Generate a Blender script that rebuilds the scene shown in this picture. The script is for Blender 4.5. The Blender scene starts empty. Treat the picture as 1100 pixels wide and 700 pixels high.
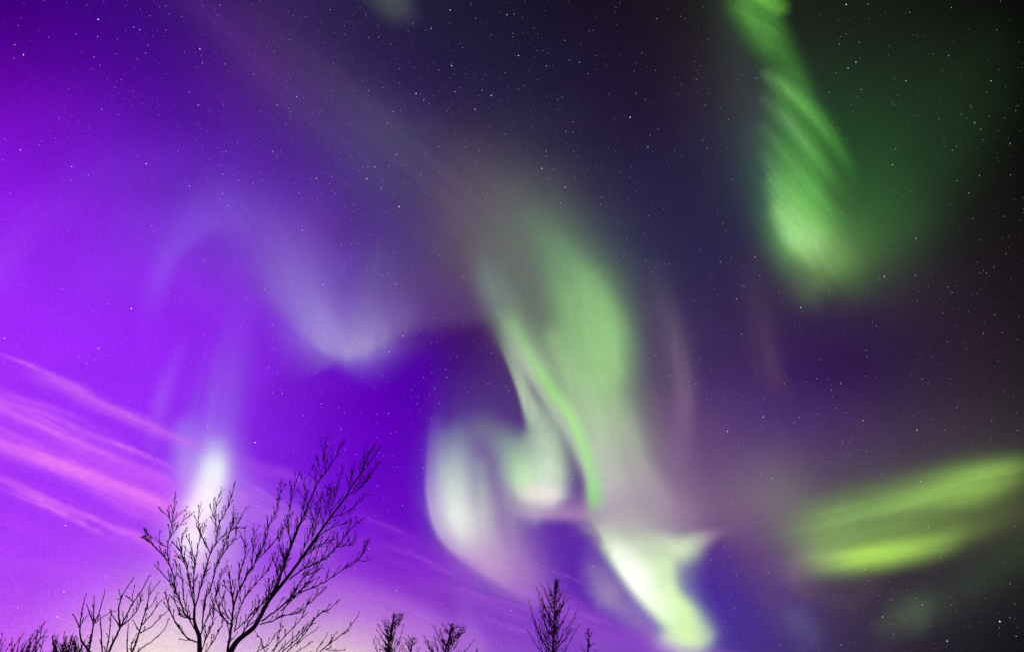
import bpy, math, random
import numpy as np

# ------------------------------------------------------------------ camera, world, exposure
scene = bpy.context.scene
COL = scene.collection
EYE = np.array([0.0, 0.0, 1.6])
PITCH = math.radians(38.0)
FPX = 550.0                                   # focal length in units of the 1100-wide frame (18 mm on 36 mm)
cam_data = bpy.data.cameras.new('camera')
cam_data.sensor_width = 36.0
cam_data.lens = 18.0
cam_data.clip_start = 0.05
cam_data.clip_end = 60000.0
cam = bpy.data.objects.new('camera', cam_data)
COL.objects.link(cam)
cam.location = EYE
cam.rotation_euler = (math.radians(90.0) + PITCH, 0, 0)
scene.camera = cam

world = bpy.data.worlds.new('World')
scene.world = world
world.use_nodes = True
wbg = world.node_tree.nodes['Background']
wsky = world.node_tree.nodes.new('ShaderNodeTexSky')
wsky.sky_type = 'NISHITA'
wsky.sun_disc = False
wsky.sun_elevation = math.radians(-8.0)       # night: the sun is below the horizon
wsky.sun_rotation = math.radians(-25.0)
world.node_tree.links.new(wsky.outputs[0], wbg.inputs['Color'])
wbg.inputs['Strength'].default_value = 0.05

scene.view_settings.view_transform = 'Standard'
scene.view_settings.look = 'None'
scene.view_settings.exposure = 0.0
scene.view_settings.gamma = 1.0
scene.view_settings.use_curve_mapping = False
scene.render.engine = 'CYCLES'
scene.cycles.transparent_max_bounces = 48
scene.cycles.max_bounces = 4
scene.cycles.min_transparent_bounces = 40
scene.cycles.min_light_bounces = 3
scene.cycles.use_denoising = False

# ------------------------------------------------------------------ directions of the sky
CP, SP = math.cos(PITCH), math.sin(PITCH)
RIGHT = np.array([1.0, 0, 0])
FWD = np.array([0, CP, SP])
UP = np.array([0, -SP, CP])


def sky_dir(x, y):
    """unit direction(s) on the sky vault for chart position(s) x, y"""
    x = np.asarray(x, float); y = np.asarray(y, float)
    v = (FWD[None] + ((x - 550.0) / FPX).reshape(-1, 1) * RIGHT[None]
         + ((350.0 - y) / FPX).reshape(-1, 1) * UP[None])
    return v / np.linalg.norm(v, axis=1, keepdims=True)


def lin(c):
    c = np.asarray(c, float) / 255.0
    return np.where(c <= 0.04045, c / 12.92, ((c + 0.055) / 1.055) ** 2.4)


# ------------------------------------------------------------------ noise
def vnoise(x, y, seed):
    xi = np.floor(x).astype(np.int64); yi = np.floor(y).astype(np.int64)
    fx = x - xi; fy = y - yi
    fx = fx * fx * fx * (fx * (fx * 6 - 15) + 10); fy = fy * fy * fy * (fy * (fy * 6 - 15) + 10)

    def h(a, b):
        n = (a * 374761393 + b * 668265263 + seed * 982451653) & 0xffffffff
        n = ((n ^ (n >> 13)) * 1274126177) & 0xffffffff
        return ((n ^ (n >> 16)) & 0xffff) / 65535.0
    return (h(xi, yi) * (1 - fx) * (1 - fy) + h(xi + 1, yi) * fx * (1 - fy)
            + h(xi, yi + 1) * (1 - fx) * fy + h(xi + 1, yi + 1) * fx * fy)


def fbm(x, y, seed, octs=3):
    s = 0; a = 0.5; t = 0
    for k in range(octs):
        s = s + a * vnoise(x * 2 ** k + 37.7 * k, y * 2 ** k + 11.3 * k, seed + k)
        t += a; a *= 0.55
    return s / t


def streaks(X, Y, ang, L, W, seed, octs=3):
    """noise drawn out by L along ang (degrees, down-positive) and W across"""
    c, s = math.cos(math.radians(ang)), math.sin(math.radians(ang))
    u = X * c + Y * s; v = -X * s + Y * c
    return fbm(u / L, v / W, seed, octs)


def smooth(pts, n=10):
    p = np.array(pts, float)
    if len(p) < 3:
        t = np.linspace(0, 1, n * 2 + 1)[:, None]
        return p[0] * (1 - t) + p[-1] * t
    q = np.vstack([2 * p[0] - p[1], p, 2 * p[-1] - p[-2]])
    out = []
    for i in range(1, len(q) - 2):
        for k in range(n):
            t = k / n
            out.append(0.5 * ((2 * q[i]) + (-q[i - 1] + q[i + 1]) * t + (2 * q[i - 1] - 5 * q[i] + 4 * q[i + 1] - q[i + 2]) * t * t
                              + (-q[i - 1] + 3 * q[i] - 3 * q[i + 1] + q[i + 2]) * t ** 3))
    out.append(p[-1])
    return np.array(out)


# ------------------------------------------------------------------ materials
def glow_material(name, rough=0.10, scale=0.0012):
    m = bpy.data.materials.new(name); m.use_nodes = True
    nt = m.node_tree; nt.nodes.clear()
    at = nt.nodes.new('ShaderNodeAttribute'); at.attribute_name = 'glow'
    geo = nt.nodes.new('ShaderNodeNewGeometry')
    nz = nt.nodes.new('ShaderNodeTexNoise'); nz.inputs['Scale'].default_value = scale; nz.inputs['Detail'].default_value = 4
    mr = nt.nodes.new('ShaderNodeMapRange')
    mr.inputs['From Min'].default_value = 0.3; mr.inputs['From Max'].default_value = 0.7
    mr.inputs['To Min'].default_value = 1 - rough; mr.inputs['To Max'].default_value = 1 + rough
    mul = nt.nodes.new('ShaderNodeMath'); mul.operation = 'MULTIPLY'; mul.use_clamp = True
    em = nt.nodes.new('ShaderNodeEmission'); tr = nt.nodes.new('ShaderNodeBsdfTransparent')
    mix = nt.nodes.new('ShaderNodeMixShader'); out = nt.nodes.new('ShaderNodeOutputMaterial')
    nt.links.new(geo.outputs['Position'], nz.inputs['Vector'])
    nt.links.new(nz.outputs['Fac'], mr.inputs['Value'])
    nt.links.new(at.outputs['Alpha'], mul.inputs[0]); nt.links.new(mr.outputs[0], mul.inputs[1])
    fine = nt.nodes.new('ShaderNodeTexNoise'); fine.inputs['Scale'].default_value = 0.035; fine.inputs['Detail'].default_value = 2
    mf = nt.nodes.new('ShaderNodeMapRange')
    mf.inputs['From Min'].default_value = 0.3; mf.inputs['From Max'].default_value = 0.7
    mf.inputs['To Min'].default_value = 0.93; mf.inputs['To Max'].default_value = 1.07
    nt.links.new(geo.outputs['Position'], fine.inputs['Vector']); nt.links.new(fine.outputs['Fac'], mf.inputs['Value'])
    nt.links.new(mf.outputs[0], em.inputs['Strength'])
    nt.links.new(at.outputs['Color'], em.inputs['Color'])
    nt.links.new(mul.outputs[0], mix.inputs['Fac'])
    nt.links.new(tr.outputs[0], mix.inputs[1]); nt.links.new(em.outputs[0], mix.inputs[2])
    nt.links.new(mix.outputs[0], out.inputs['Surface'])
    m.cycles.emission_sampling = 'NONE'
    return m


def sky_material():
    m = bpy.data.materials.new('night_sky'); m.use_nodes = True
    nt = m.node_tree; nt.nodes.clear()
    at = nt.nodes.new('ShaderNodeAttribute'); at.attribute_name = 'glow'
    geo = nt.nodes.new('ShaderNodeNewGeometry')
    nz = nt.nodes.new('ShaderNodeTexNoise'); nz.inputs['Scale'].default_value = 0.0006; nz.inputs['Detail'].default_value = 5
    mr = nt.nodes.new('ShaderNodeMapRange')
    mr.inputs['From Min'].default_value = 0.25; mr.inputs['From Max'].default_value = 0.75
    mr.inputs['To Min'].default_value = 0.93; mr.inputs['To Max'].default_value = 1.07
    em = nt.nodes.new('ShaderNodeEmission'); out = nt.nodes.new('ShaderNodeOutputMaterial')
    fine = nt.nodes.new('ShaderNodeTexNoise'); fine.inputs['Scale'].default_value = 0.013; fine.inputs['Detail'].default_value = 2
    mf = nt.nodes.new('ShaderNodeMapRange')
    mf.inputs['From Min'].default_value = 0.3; mf.inputs['From Max'].default_value = 0.7
    mf.inputs['To Min'].default_value = 0.90; mf.inputs['To Max'].default_value = 1.10
    mm = nt.nodes.new('ShaderNodeMath'); mm.operation = 'MULTIPLY'
    nt.links.new(geo.outputs['Position'], nz.inputs['Vector']); nt.links.new(geo.outputs['Position'], fine.inputs['Vector'])
    nt.links.new(nz.outputs['Fac'], mr.inputs['Value']); nt.links.new(fine.outputs['Fac'], mf.inputs['Value'])
    nt.links.new(at.outputs['Color'], em.inputs['Color'])
    nt.links.new(mr.outputs[0], mm.inputs[0]); nt.links.new(mf.outputs[0], mm.inputs[1])
    nt.links.new(mm.outputs[0], em.inputs['Strength'])
    nt.links.new(em.outputs[0], out.inputs['Surface'])
    m.cycles.emission_sampling = 'NONE'
    return m


def star_material(name, col, strength):
    m = bpy.data.materials.new(name); m.use_nodes = True
    nt = m.node_tree; nt.nodes.clear()
    em = nt.nodes.new('ShaderNodeEmission'); out = nt.nodes.new('ShaderNodeOutputMaterial')
    em.inputs['Color'].default_value = (*col, 1); em.inputs['Strength'].default_value = strength
    nt.links.new(em.outputs[0], out.inputs['Surface'])
    m.cycles.emission_sampling = 'NONE'
    return m


def rough_material(name, c1, c2, scale, bump=0.3, detail=6):
    m = bpy.data.materials.new(name); m.use_nodes = True
    nt = m.node_tree; b = nt.nodes['Principled BSDF']
    tc = nt.nodes.new('ShaderNodeTexCoord')
    nz = nt.nodes.new('ShaderNodeTexNoise'); nz.inputs['Scale'].default_value = scale; nz.inputs['Detail'].default_value = detail
    cr = nt.nodes.new('ShaderNodeValToRGB')
    cr.color_ramp.elements[0].position = 0.35; cr.color_ramp.elements[0].color = (*c1, 1)
    cr.color_ramp.elements[1].position = 0.65; cr.color_ramp.elements[1].color = (*c2, 1)
    bp = nt.nodes.new('ShaderNodeBump'); bp.inputs['Strength'].default_value = bump; bp.inputs['Distance'].default_value = 0.02
    nt.links.new(tc.outputs['Object'], nz.inputs['Vector'])
    nt.links.new(nz.outputs['Fac'], cr.inputs[0]); nt.links.new(cr.outputs[0], b.inputs['Base Color'])
    nt.links.new(nz.outputs['Fac'], bp.inputs['Height']); nt.links.new(bp.outputs[0], b.inputs['Normal'])
    b.inputs['Roughness'].default_value = 0.9
    b.inputs['Specular IOR Level'].default_value = 0.1
    return m


def mesh_object(name, verts, faces, mat, parent=None, attr=None):
    me = bpy.data.meshes.new(name)
    me.from_pydata([tuple(v) for v in verts], [], [tuple(int(i) for i in f) for f in faces])
    me.update()
    if attr is not None:
        a = me.color_attributes.new('glow', 'FLOAT_COLOR', 'POINT')
        a.data.foreach_set('color', np.asarray(attr, np.float32).ravel())
    me.materials.append(mat)
    o = bpy.data.objects.new(name, me); COL.objects.link(o)
    if parent is not None:
        o.parent = parent
    return o


def tag(o, label=None, cat=None, group=None, kind=None):
    if label: o['label'] = label
    if cat: o['category'] = cat
    if group: o['group'] = group
    if kind: o['kind'] = kind
    return o


# ------------------------------------------------------------------ the sky vault
# colours of the clear sky between the auroras, by chart position
_rows = {
    -60: [(-150, (60, 0, 110)), (0, (50, 0, 100)), (300, (46, 30, 76)), (600, (18, 14, 36)), (800, (26, 34, 26)), (1100, (6, 5, 5)), (1250, (4, 4, 4))],
    10: [(-100, (70, 0, 130)), (0, (64, 0, 128)), (50, (66, 1, 138)), (100, (62, 3, 138)), (150, (60, 9, 132)), (200, (61, 20, 118)), (250, (60, 30, 108)), (300, (56, 34, 92)), (350, (46, 32, 82)), (400, (40, 36, 70)), (450, (33, 32, 60)), (500, (28, 26, 54)),
         (550, (27, 23, 50)), (600, (24, 18, 46)), (650, (25, 16, 43)), (700, (26, 16, 38)), (750, (30, 26, 34)), (800, (30, 34, 32)), (900, (26, 30, 26)), (1000, (22, 26, 22)), (1050, (15, 15, 13)), (1100, (7, 6, 6)), (1250, (3, 3, 3))],
    60: [(-100, (90, 0, 160)), (0, (85, 1, 150)), (50, (86, 3, 158)), (100, (78, 5, 150)), (150, (69, 9, 142)), (200, (70, 17, 134)), (250, (72, 30, 120)), (300, (62, 38, 100)), (350, (50, 35, 85)), (400, (42, 24, 78)), (450, (38, 25, 70)), (500, (34, 30, 64)),
         (550, (30, 26, 58)), (650, (27, 21, 52)), (700, (28, 20, 46)), (750, (36, 30, 46)), (800, (40, 44, 46)), (900, (28, 40, 30)), (1000, (27, 38, 27)), (1050, (24, 27, 21)), (1100, (9, 8, 7)), (1250, (4, 4, 3))],
    110: [(-100, (124, 14, 200)), (0, (114, 12, 182)), (50, (110, 14, 184)), (100, (99, 16, 174)), (150, (83, 13, 160)), (200, (77, 17, 150)), (250, (82, 29, 140)), (300, (80, 46, 128)), (350, (68, 49, 112)), (400, (60, 48, 98)), (450, (45, 30, 84)), (500, (40, 30, 74)),
          (550, (36, 29, 68)), (600, (35, 27, 67)), (650, (30, 24, 60)), (700, (32, 24, 55)), (750, (42, 34, 60)), (800, (50, 50, 62)), (900, (30, 56, 37)), (950, (31, 54, 37)), (1000, (29, 48, 31)), (1050, (26, 32, 24)), (1100, (11, 11, 9)), (1250, (5, 5, 4))],
    160: [(-100, (138, 20, 232)), (0, (127, 17, 217)), (50, (124, 21, 213)), (100, (111, 24, 200)), (150, (101, 27, 190)), (200, (92, 28, 176)), (250, (84, 30, 164)), (300, (78, 33, 150)), (350, (74, 44, 134)), (400, (72, 58, 118)), (450, (68, 62, 102)), (500, (66, 56, 84)),
          (550, (58, 54, 80)), (600, (46, 40, 72)), (650, (36, 30, 66)), (700, (34, 26, 64)), (750, (40, 34, 66)), (800, (46, 52, 70)), (900, (36, 66, 42)), (950, (34, 62, 40)), (1000, (31, 52, 34)), (1050, (24, 30, 23)), (1100, (14, 13, 12)), (1250, (6, 6, 5))],
    210: [(-100, (150, 30, 240)), (0, (139, 24, 228)), (50, (134, 27, 222)), (100, (127, 34, 212)), (150, (118, 44, 204)), (200, (110, 52, 196)), (250, (103, 50, 184)), (300, (92, 38, 165)), (350, (84, 47, 148)), (400, (72, 55, 124)), (450, (68, 50, 106)), (500, (90, 74, 96)),
          (550, (86, 84, 98)), (600, (68, 64, 88)), (650, (50, 44, 80)), (700, (41, 34, 78)), (750, (37, 33, 72)), (800, (44, 50, 70)), (930, (42, 76, 46)), (970, (38, 72, 42)), (1000, (34, 54, 38)), (1030, (25, 28, 23)), (1100, (18, 14, 14)), (1250, (8, 7, 7))],
    260: [(-100, (156, 40, 246)), (0, (150, 40, 241)), (50, (144, 36, 236)), (100, (138, 40, 232)), (150, (132, 45, 226)), (200, (124, 58, 214)), (250, (116, 58, 202)), (300, (112, 62, 184)), (350, (98, 46, 164)), (400, (82, 50, 140)), (450, (76, 60, 120)), (500, (94, 82, 100)),
          (550, (104, 108, 104)), (600, (90, 108, 98)), (650, (58, 66, 88)), (700, (46, 44, 84)), (750, (40, 34, 78)), (800, (46, 40, 76)), (880, (50, 56, 56)), (950, (46, 56, 48)), (1000, (36, 40, 38)), (1050, (28, 24, 28)), (1100, (22, 17, 20)), (1250, (10, 8, 9))],
    310: [(-100, (160, 44, 250)), (0, (156, 43, 249)), (50, (151, 38, 246)), (100, (148, 35, 242)), (150, (146, 40, 240)), (200, (140, 42, 234)), (250, (134, 54, 222)), (300, (120, 70, 200)), (350, (100, 70, 170)), (400, (92, 66, 156)), (450, (84, 58, 122)), (500, (84, 64, 100)),
          (550, (96, 104, 100)), (600, (96, 116, 100)), (650, (80, 98, 96)), (700, (60, 58, 90)), (750, (47, 37, 83)), (790, (44, 32, 80)), (830, (62, 48, 76)), (900, (62, 56, 62)), (950, (60, 52, 58)), (1000, (48, 38, 50)), (1050, (36, 28, 38)), (1100, (30, 23, 32)), (1250, (14, 10, 14))],
    355: [(-100, (164, 42, 252)), (0, (160, 40, 252)), (100, (157, 37, 251)), (200, (146, 34, 240)), (250, (138, 36, 234)), (300, (128, 38, 222)), (350, (118, 40, 206)), (400, (104, 40, 186)), (430, (90, 26, 156)), (465, (72, 18, 126)), (500, (60, 12, 98)), (530, (70, 34, 92)),
          (600, (100, 112, 104)), (650, (92, 104, 100)), (700, (70, 62, 92)), (750, (58, 42, 90)), (800, (58, 40, 86)), (850, (56, 34, 82)), (900, (46, 24, 74)), (950, (46, 28, 66)), (1000, (46, 32, 56)), (1050, (38, 26, 42)), (1100, (34, 26, 34)), (1250, (18, 14, 18))],
    400: [(-100, (166, 46, 252)), (0, (162, 44, 251)), (100, (156, 42, 251)), (200, (144, 40, 243)), (250, (134, 36, 230)), (300, (122, 32, 214)), (350, (108, 16, 202)), (400, (94, 3, 186)), (450, (78, 1, 170)), (500, (62, 14, 116)), (540, (66, 34, 104)),
          (600, (104, 104, 110)), (660, (98, 96, 110)), (700, (80, 62, 96)), (750, (66, 44, 98)), (800, (66, 42, 96)), (850, (56, 28, 88)), (900, (47, 21, 79)), (950, (46, 26, 70)), (1000, (48, 32, 58)), (1050, (42, 30, 46)), (1100, (38, 30, 38)), (1250, (22, 18, 22))],
    450: [(-100, (168, 50, 252)), (0, (164, 48, 251)), (100, (158, 46, 251)), (200, (146, 42, 244)), (250, (134, 34, 230)), (300, (120, 26, 213)), (350, (108, 12, 202)), (400, (96, 0, 187)), (450, (86, 4, 178)), (500, (78, 34, 140)), (560, (80, 50, 122)),
          (600, (84, 66, 116)), (660, (110, 96, 124)), (700, (106, 84, 116)), (750, (92, 64, 116)), (800, (82, 54, 116)), (850, (76, 46, 112)), (900, (70, 44, 98)), (950, (68, 48, 84)), (1000, (62, 48, 68)), (1050, (54, 44, 56)), (1100, (50, 44, 50)), (1250, (28, 24, 28))],
    500: [(-100, (168, 50, 252)), (0, (162, 48, 252)), (100, (158, 48, 252)), (200, (146, 48, 242)), (250, (136, 38, 232)), (300, (124, 28, 220)), (350, (110, 16, 208)), (400, (100, 3, 194)), (450, (90, 8, 186)), (500, (98, 62, 158)), (560, (84, 54, 130)),
          (610, (70, 44, 110)), (700, (128, 102, 138)), (750, (112, 80, 128)), (800, (98, 68, 120)), (850, (96, 72, 112)), (900, (84, 66, 98)), (1000, (74, 62, 80)), (1100, (62, 56, 60)), (1250, (34, 30, 34))],
    550: [(-100, (172, 56, 250)), (0, (166, 52, 250)), (100, (162, 54, 250)), (200, (156, 62, 240)), (300, (134, 44, 226)), (350, (118, 26, 214)), (400, (110, 12, 202)), (450, (96, 10, 190)), (500, (110, 56, 176)), (560, (98, 50, 170)),
          (620, (92, 44, 158)), (700, (118, 88, 140)), (750, (102, 72, 132)), (800, (102, 74, 120)), (850, (96, 74, 106)), (900, (74, 60, 80)), (1000, (62, 54, 62)), (1050, (54, 50, 52)), (1100, (48, 46, 46)), (1250, (26, 24, 26))],
    600: [(-100, (178, 66, 248)), (0, (170, 60, 247)), (100, (166, 66, 248)), (200, (166, 82, 238)), (300, (148, 62, 228)), (350, (134, 44, 218)), (400, (126, 28, 208)), (450, (112, 18, 196)), (500, (112, 36, 184)), (560, (110, 48, 178)),
          (620, (88, 30, 170)), (700, (84, 48, 150)), (760, (74, 36, 140)), (800, (90, 58, 130)), (850, (84, 60, 104)), (900, (66, 52, 74)), (1000, (54, 48, 56)), (1050, (50, 48, 50)), (1100, (44, 44, 44)), (1250, (22, 22, 22))],
    650: [(-100, (186, 74, 245)), (0, (178, 70, 246)), (50, (180, 72, 246)), (100, (186, 92, 240)), (150, (204, 142, 232)), (200, (200, 138, 230)), (250, (184, 112, 226)), (300, (170, 92, 222)), (350, (162, 82, 220)), (400, (154, 66, 214)), (450, (144, 54, 206)),
          (500, (126, 44, 200)), (560, (112, 44, 186)), (620, (96, 34, 176)), (700, (84, 50, 170)), (780, (68, 42, 152)), (820, (76, 48, 140)), (860, (84, 58, 112)), (920, (62, 50, 70)), (1000, (52, 48, 54)), (1050, (40, 38, 42)), (1100, (30, 29, 32)), (1250, (14, 14, 15))],
    700: [(-100, (196, 84, 240)), (0, (196, 88, 240)), (60, (208, 128, 238)), (100, (228, 182, 228)), (150, (256, 250, 210)), (200, (250, 240, 216)), (250, (220, 186, 226)), (300, (240, 220, 216)), (340, (256, 250, 206)), (390, (230, 196, 214)), (430, (212, 162, 222)),
          (500, (162, 98, 214)), (560, (138, 70, 204)), (620, (136, 66, 200)), (700, (104, 62, 180)), (780, (66, 46, 152)), (820, (64, 44, 140)), (870, (70, 54, 116)), (920, (52, 42, 66)), (1000, (44, 40, 52)), (1050, (26, 24, 32)), (1100, (20, 18, 24)), (1250, (9, 9, 10))],
    760: [(-100, (205, 100, 238)), (60, (216, 150, 236)), (150, (262, 258, 206)), (250, (240, 220, 214)), (340, (260, 254, 204)), (500, (176, 116, 214)), (700, (116, 78, 180)), (900, (60, 48, 80)), (1100, (16, 14, 20)), (1250, (8, 8, 8))],
    850: [(-100, (190, 110, 220)), (200, (225, 205, 190)), (500, (160, 104, 196)), (800, (64, 48, 120)), (1100, (12, 11, 15)), (1250, (7, 7, 7))],
}
SKY = []
_ys = sorted(_rows)
_gx = np.arange(-100, 1251, 50.0)
_tab = np.array([[np.interp(_gx, [q[0] for q in _rows[y]], [q[1][k] for q in _rows[y]]) for k in range(3)] for y in _ys])
for _y in np.arange(-50, 851, 50.0):
    for _i, _x in enumerate(_gx):
        SKY.append((_x, _y, tuple(np.interp(_y, _ys, _tab[:, k, _i]) for k in range(3)), 1.0))
def _warm(x, y, c):
    k = math.exp(-((x - 660) / 190) ** 2) * (1 if y < 250 else math.exp(-((y - 250) / 90) ** 2))
    return (c[0] + 1 * k, c[1] + 0 * k, c[2] - 6 * k)
SKY += [(158, 700, (252, 244, 212), 1.3), (148, 712, (256, 252, 210), 1.0), (182, 710, (250, 242, 218), .8), (206, 672, (206, 158, 230), 1.0), (276, 668, (190, 126, 226), 1.0), (350, 672, (186, 112, 224), 1.0), (150, 664, (206, 146, 232), 1.0), (334, 712, (252, 242, 210), 1.0)]
SKY = [(s[0], s[1], _warm(*s[:3]), s[3]) for s in SKY]
S_DIR = sky_dir([s[0] for s in SKY], [s[1] for s in SKY])
S_COL = np.array([np.asarray(s[2], float) / 255 for s in SKY])
S_W = np.array([s[3] for s in SKY])
# the far side of the vault, behind the viewer
_far = np.array([[0, -1, .3], [.9, -.4, .3], [-.9, -.4, .3], [0, -.8, .6], [0, -.9, -.3], [1, .2, -.6], [-1, .2, -.6], [0, 1, -.9]], float)
_far /= np.linalg.norm(_far, axis=1, keepdims=True)
S_DIR = np.vstack([S_DIR, _far])
S_COL = np.vstack([S_COL, np.array([(20, 14, 50), (14, 14, 22), (80, 20, 150), (30, 20, 70), (20, 14, 30), (20, 16, 30), (110, 60, 140), (140, 110, 130)]) / 255.0])
S_W = np.concatenate([S_W, np.full(len(_far), 40.0)])


def sky_colour(d):
    out = np.zeros((len(d), 3))
    for a in range(0, len(d), 8000):
        c = np.clip(d[a:a + 8000] @ S_DIR.T, -1, 1)
        t = np.degrees(np.arccos(c))
        w = (np.exp(-(t / 3.5) ** 2) + 1e-5 / (1 + (t / 12) ** 3)) * S_W[None]
        out[a:a + 8000] = (w @ S_COL) / w.sum(1, keepdims=True)
    return lin(out * 255)


R_SKY = 24000.0
NU, NV = 480, 240
th = np.linspace(0, 2 * math.pi, NU, endpoint=False)
ph = np.linspace(-math.pi / 2, math.pi / 2, NV + 1)
T, P = np.meshgrid(th, ph)
D = np.stack([np.cos(P) * np.cos(T), np.cos(P) * np.sin(T), np.sin(P)], -1).reshape(-1, 3)
faces = []
for j in range(NV):
    for i in range(NU):
        k = (i + 1) % NU
        faces.append((j * NU + i, (j + 1) * NU + i, (j + 1) * NU + k, j * NU + k))
att = np.ones((len(D), 4)); att[:, :3] = sky_colour(D)
sky = mesh_object('sky', D * R_SKY, faces, sky_material(), attr=att)
tag(sky, 'violet to black night sky', kind='structure')

# ------------------------------------------------------------------ the ground: one snow sheet out to the horizon
rng = np.random.default_rng(4)
rad = np.concatenate([[0.0], np.geomspace(1.0, 23900.0, 90)])
NA = 96
gv = [(0, 0, 0)]
for r in rad[1:]:
    for k in range(NA):
        a = 2 * math.pi * k / NA
        x, y = r * math.cos(a), r * math.sin(a)
        z = 0.35 * (float(fbm(np.array([x / 9.0]), np.array([y / 9.0]), 5)[0]) - 0.5) * min(1, r / 6)
        gv.append((x, y, z))
gf = [(0, 1 + k, 1 + (k + 1) % NA) for k in range(NA)]
for j in range(len(rad) - 2):
    for k in range(NA):
        a, b = 1 + j * NA + k, 1 + j * NA + (k + 1) % NA
        gf.append((a, a + NA, b + NA, b))
ground = mesh_object('ground', gv, gf, rough_material('snow', (0.55, 0.56, 0.60), (0.68, 0.69, 0.72), 3.0, 0.4))
tag(ground, 'snow covered ground under the trees', kind='structure')


# ------------------------------------------------------------------ light forms on the vault (auroras, high cloud)
def field(strokes, X, Y):
    """strokes: dict(pts=[(x, y, w_left, w_right, alpha, (r,g,b))], p, mod=(ang, L, W, amount, seed))"""
    A = np.zeros(X.shape); C = np.zeros(X.shape + (3,))
    for s in strokes:
        raw = [(q[0], q[1], q[2], q[3], q[4], *q[5]) for q in s['pts']]
        c = smooth(raw, 12)
        xy = c[:, :2]
        tan = np.gradient(xy, axis=0); tan /= np.linalg.norm(tan, axis=1, keepdims=True) + 1e-9
        p = s.get('p', 2.0)
        wx, wy = X, Y
        if 'warp' in s:
            wa, wl, seed = s['warp']
            wx = X + wa * (fbm(X / wl, Y / wl, seed) - 0.5) * 2
            wy = Y + wa * (fbm(X / wl, Y / wl, seed + 50) - 0.5) * 2
        a = np.zeros(X.shape); col = np.zeros(X.shape + (3,))
        xf, yf = wx.ravel(), wy.ravel()
        af = np.zeros(len(xf)); cf = np.zeros((len(xf), 3))
        for k in range(0, len(xf), 6000):
            dx = xf[k:k + 6000, None] - xy[None, :, 0]; dy = yf[k:k + 6000, None] - xy[None, :, 1]
            side = dx * tan[None, :, 1] - dy * tan[None, :, 0]        # > 0: left of travel as seen on the chart
            d = np.sqrt(dx * dx + dy * dy)
            w = np.where(side > 0, c[None, :, 2], c[None, :, 3])
            # smooth blend between the two widths close to the line
            blend = 0.5 + 0.5 * np.tanh(side / 3.0)
            w = c[None, :, 2] * blend + c[None, :, 3] * (1 - blend)
            g = c[None, :, 4] * np.exp(-(d / w) ** p)
            wsum = (g ** 8)
            af[k:k + 6000] = g.max(1)
            cf[k:k + 6000] = (wsum @ (c[:, 5:8])) / (wsum.sum(1, keepdims=True) + 1e-30)
        a = af.reshape(X.shape); col = lin(cf.reshape(X.shape + (3,)))
        for md in (s['mod'] if isinstance(s.get('mod'), list) else [s['mod']] if 'mod' in s else []):
            ang, L, W, amt, seed = md
            n = streaks(wx, wy, ang, L, W, seed)
            n = np.clip((n - 0.5) * 2.2 + 0.5, 0, 1)
            a = a * (1 - amt + amt * n)
        a = np.clip(a, 0, 1)
        C = C * (1 - a[..., None]) + col * a[..., None]
        A = 1 - (1 - A) * (1 - a)
    return A, C / (A[..., None] + 1e-6)


def sky_form(name, strokes, alt, mat, step=3.0, cut=0.012, pad=2.4, rot=0.0, long=1.0):
    xs = [q[0] for s in strokes for q in s['pts']]; ys = [q[1] for s in strokes for q in s['pts']]
    w = max(max(q[2], q[3]) for s in strokes for q in s['pts']) * pad
    if rot:                                  # a grid laid along the streaks, finer across them
        co, si = math.cos(math.radians(rot)), math.sin(math.radians(rot))
        us = [x * co + y * si for x, y in zip(xs, ys)]; vs = [-x * si + y * co for x, y in zip(xs, ys)]
        U, Vv = np.meshgrid(np.arange(min(us) - w, max(us) + w, step * long), np.arange(min(vs) - w, max(vs) + w, step))
        X = U * co - Vv * si; Y = U * si + Vv * co
    else:
        X, Y = np.meshgrid(np.arange(min(xs) - w, max(xs) + w + step, step), np.arange(min(ys) - w, min(max(ys) + w, 760) + step, step))
    A, C = field(strokes, X, Y)
    A = np.clip((A - cut) / (1 - cut), 0, 1)
    d = sky_dir(X.ravel(), Y.ravel())
    el = np.maximum(d[:, 2], 0.02)
    R = alt / (el + 0.25)                    # a high, gently sagging layer
    V = EYE + d * R[:, None]
    ny, nx = X.shape
    on = A > 0
    quad = on[:-1, :-1] | on[1:, :-1] | on[:-1, 1:] | on[1:, 1:]
    jj, ii = np.nonzero(quad)
    F = np.stack([jj * nx + ii, jj * nx + ii + 1, (jj + 1) * nx + ii + 1, (jj + 1) * nx + ii], 1)
    used, inv = np.unique(F, return_inverse=True)
    F = inv.reshape(F.shape)
    at = np.concatenate([C.reshape(-1, 3), A.reshape(-1, 1)], 1)[used]
    o = mesh_object(name, np.zeros((0, 3)), [], mat)
    me = o.data
    Vu = V[used]
    org = Vu.mean(0)
    me.vertices.add(len(Vu)); me.vertices.foreach_set('co', (Vu - org).ravel())
    me.loops.add(F.size); me.loops.foreach_set('vertex_index', F.ravel().astype(np.int32))
    me.polygons.add(len(F)); me.polygons.foreach_set('loop_start', (np.arange(len(F)) * 4).astype(np.int32))
    me.update(calc_edges=True)
    a = me.color_attributes.new('glow', 'FLOAT_COLOR', 'POINT')
    a.data.foreach_set('color', at.astype(np.float32).ravel())
    o.location = org
    return o


AUR = glow_material('aurora_light', 0.08, 0.0010)
CLOUD_GLOW = glow_material('thin_cloud_glow', 0.16, 0.0030)


def S(pts, **k):
    k['pts'] = pts
    return k


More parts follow.
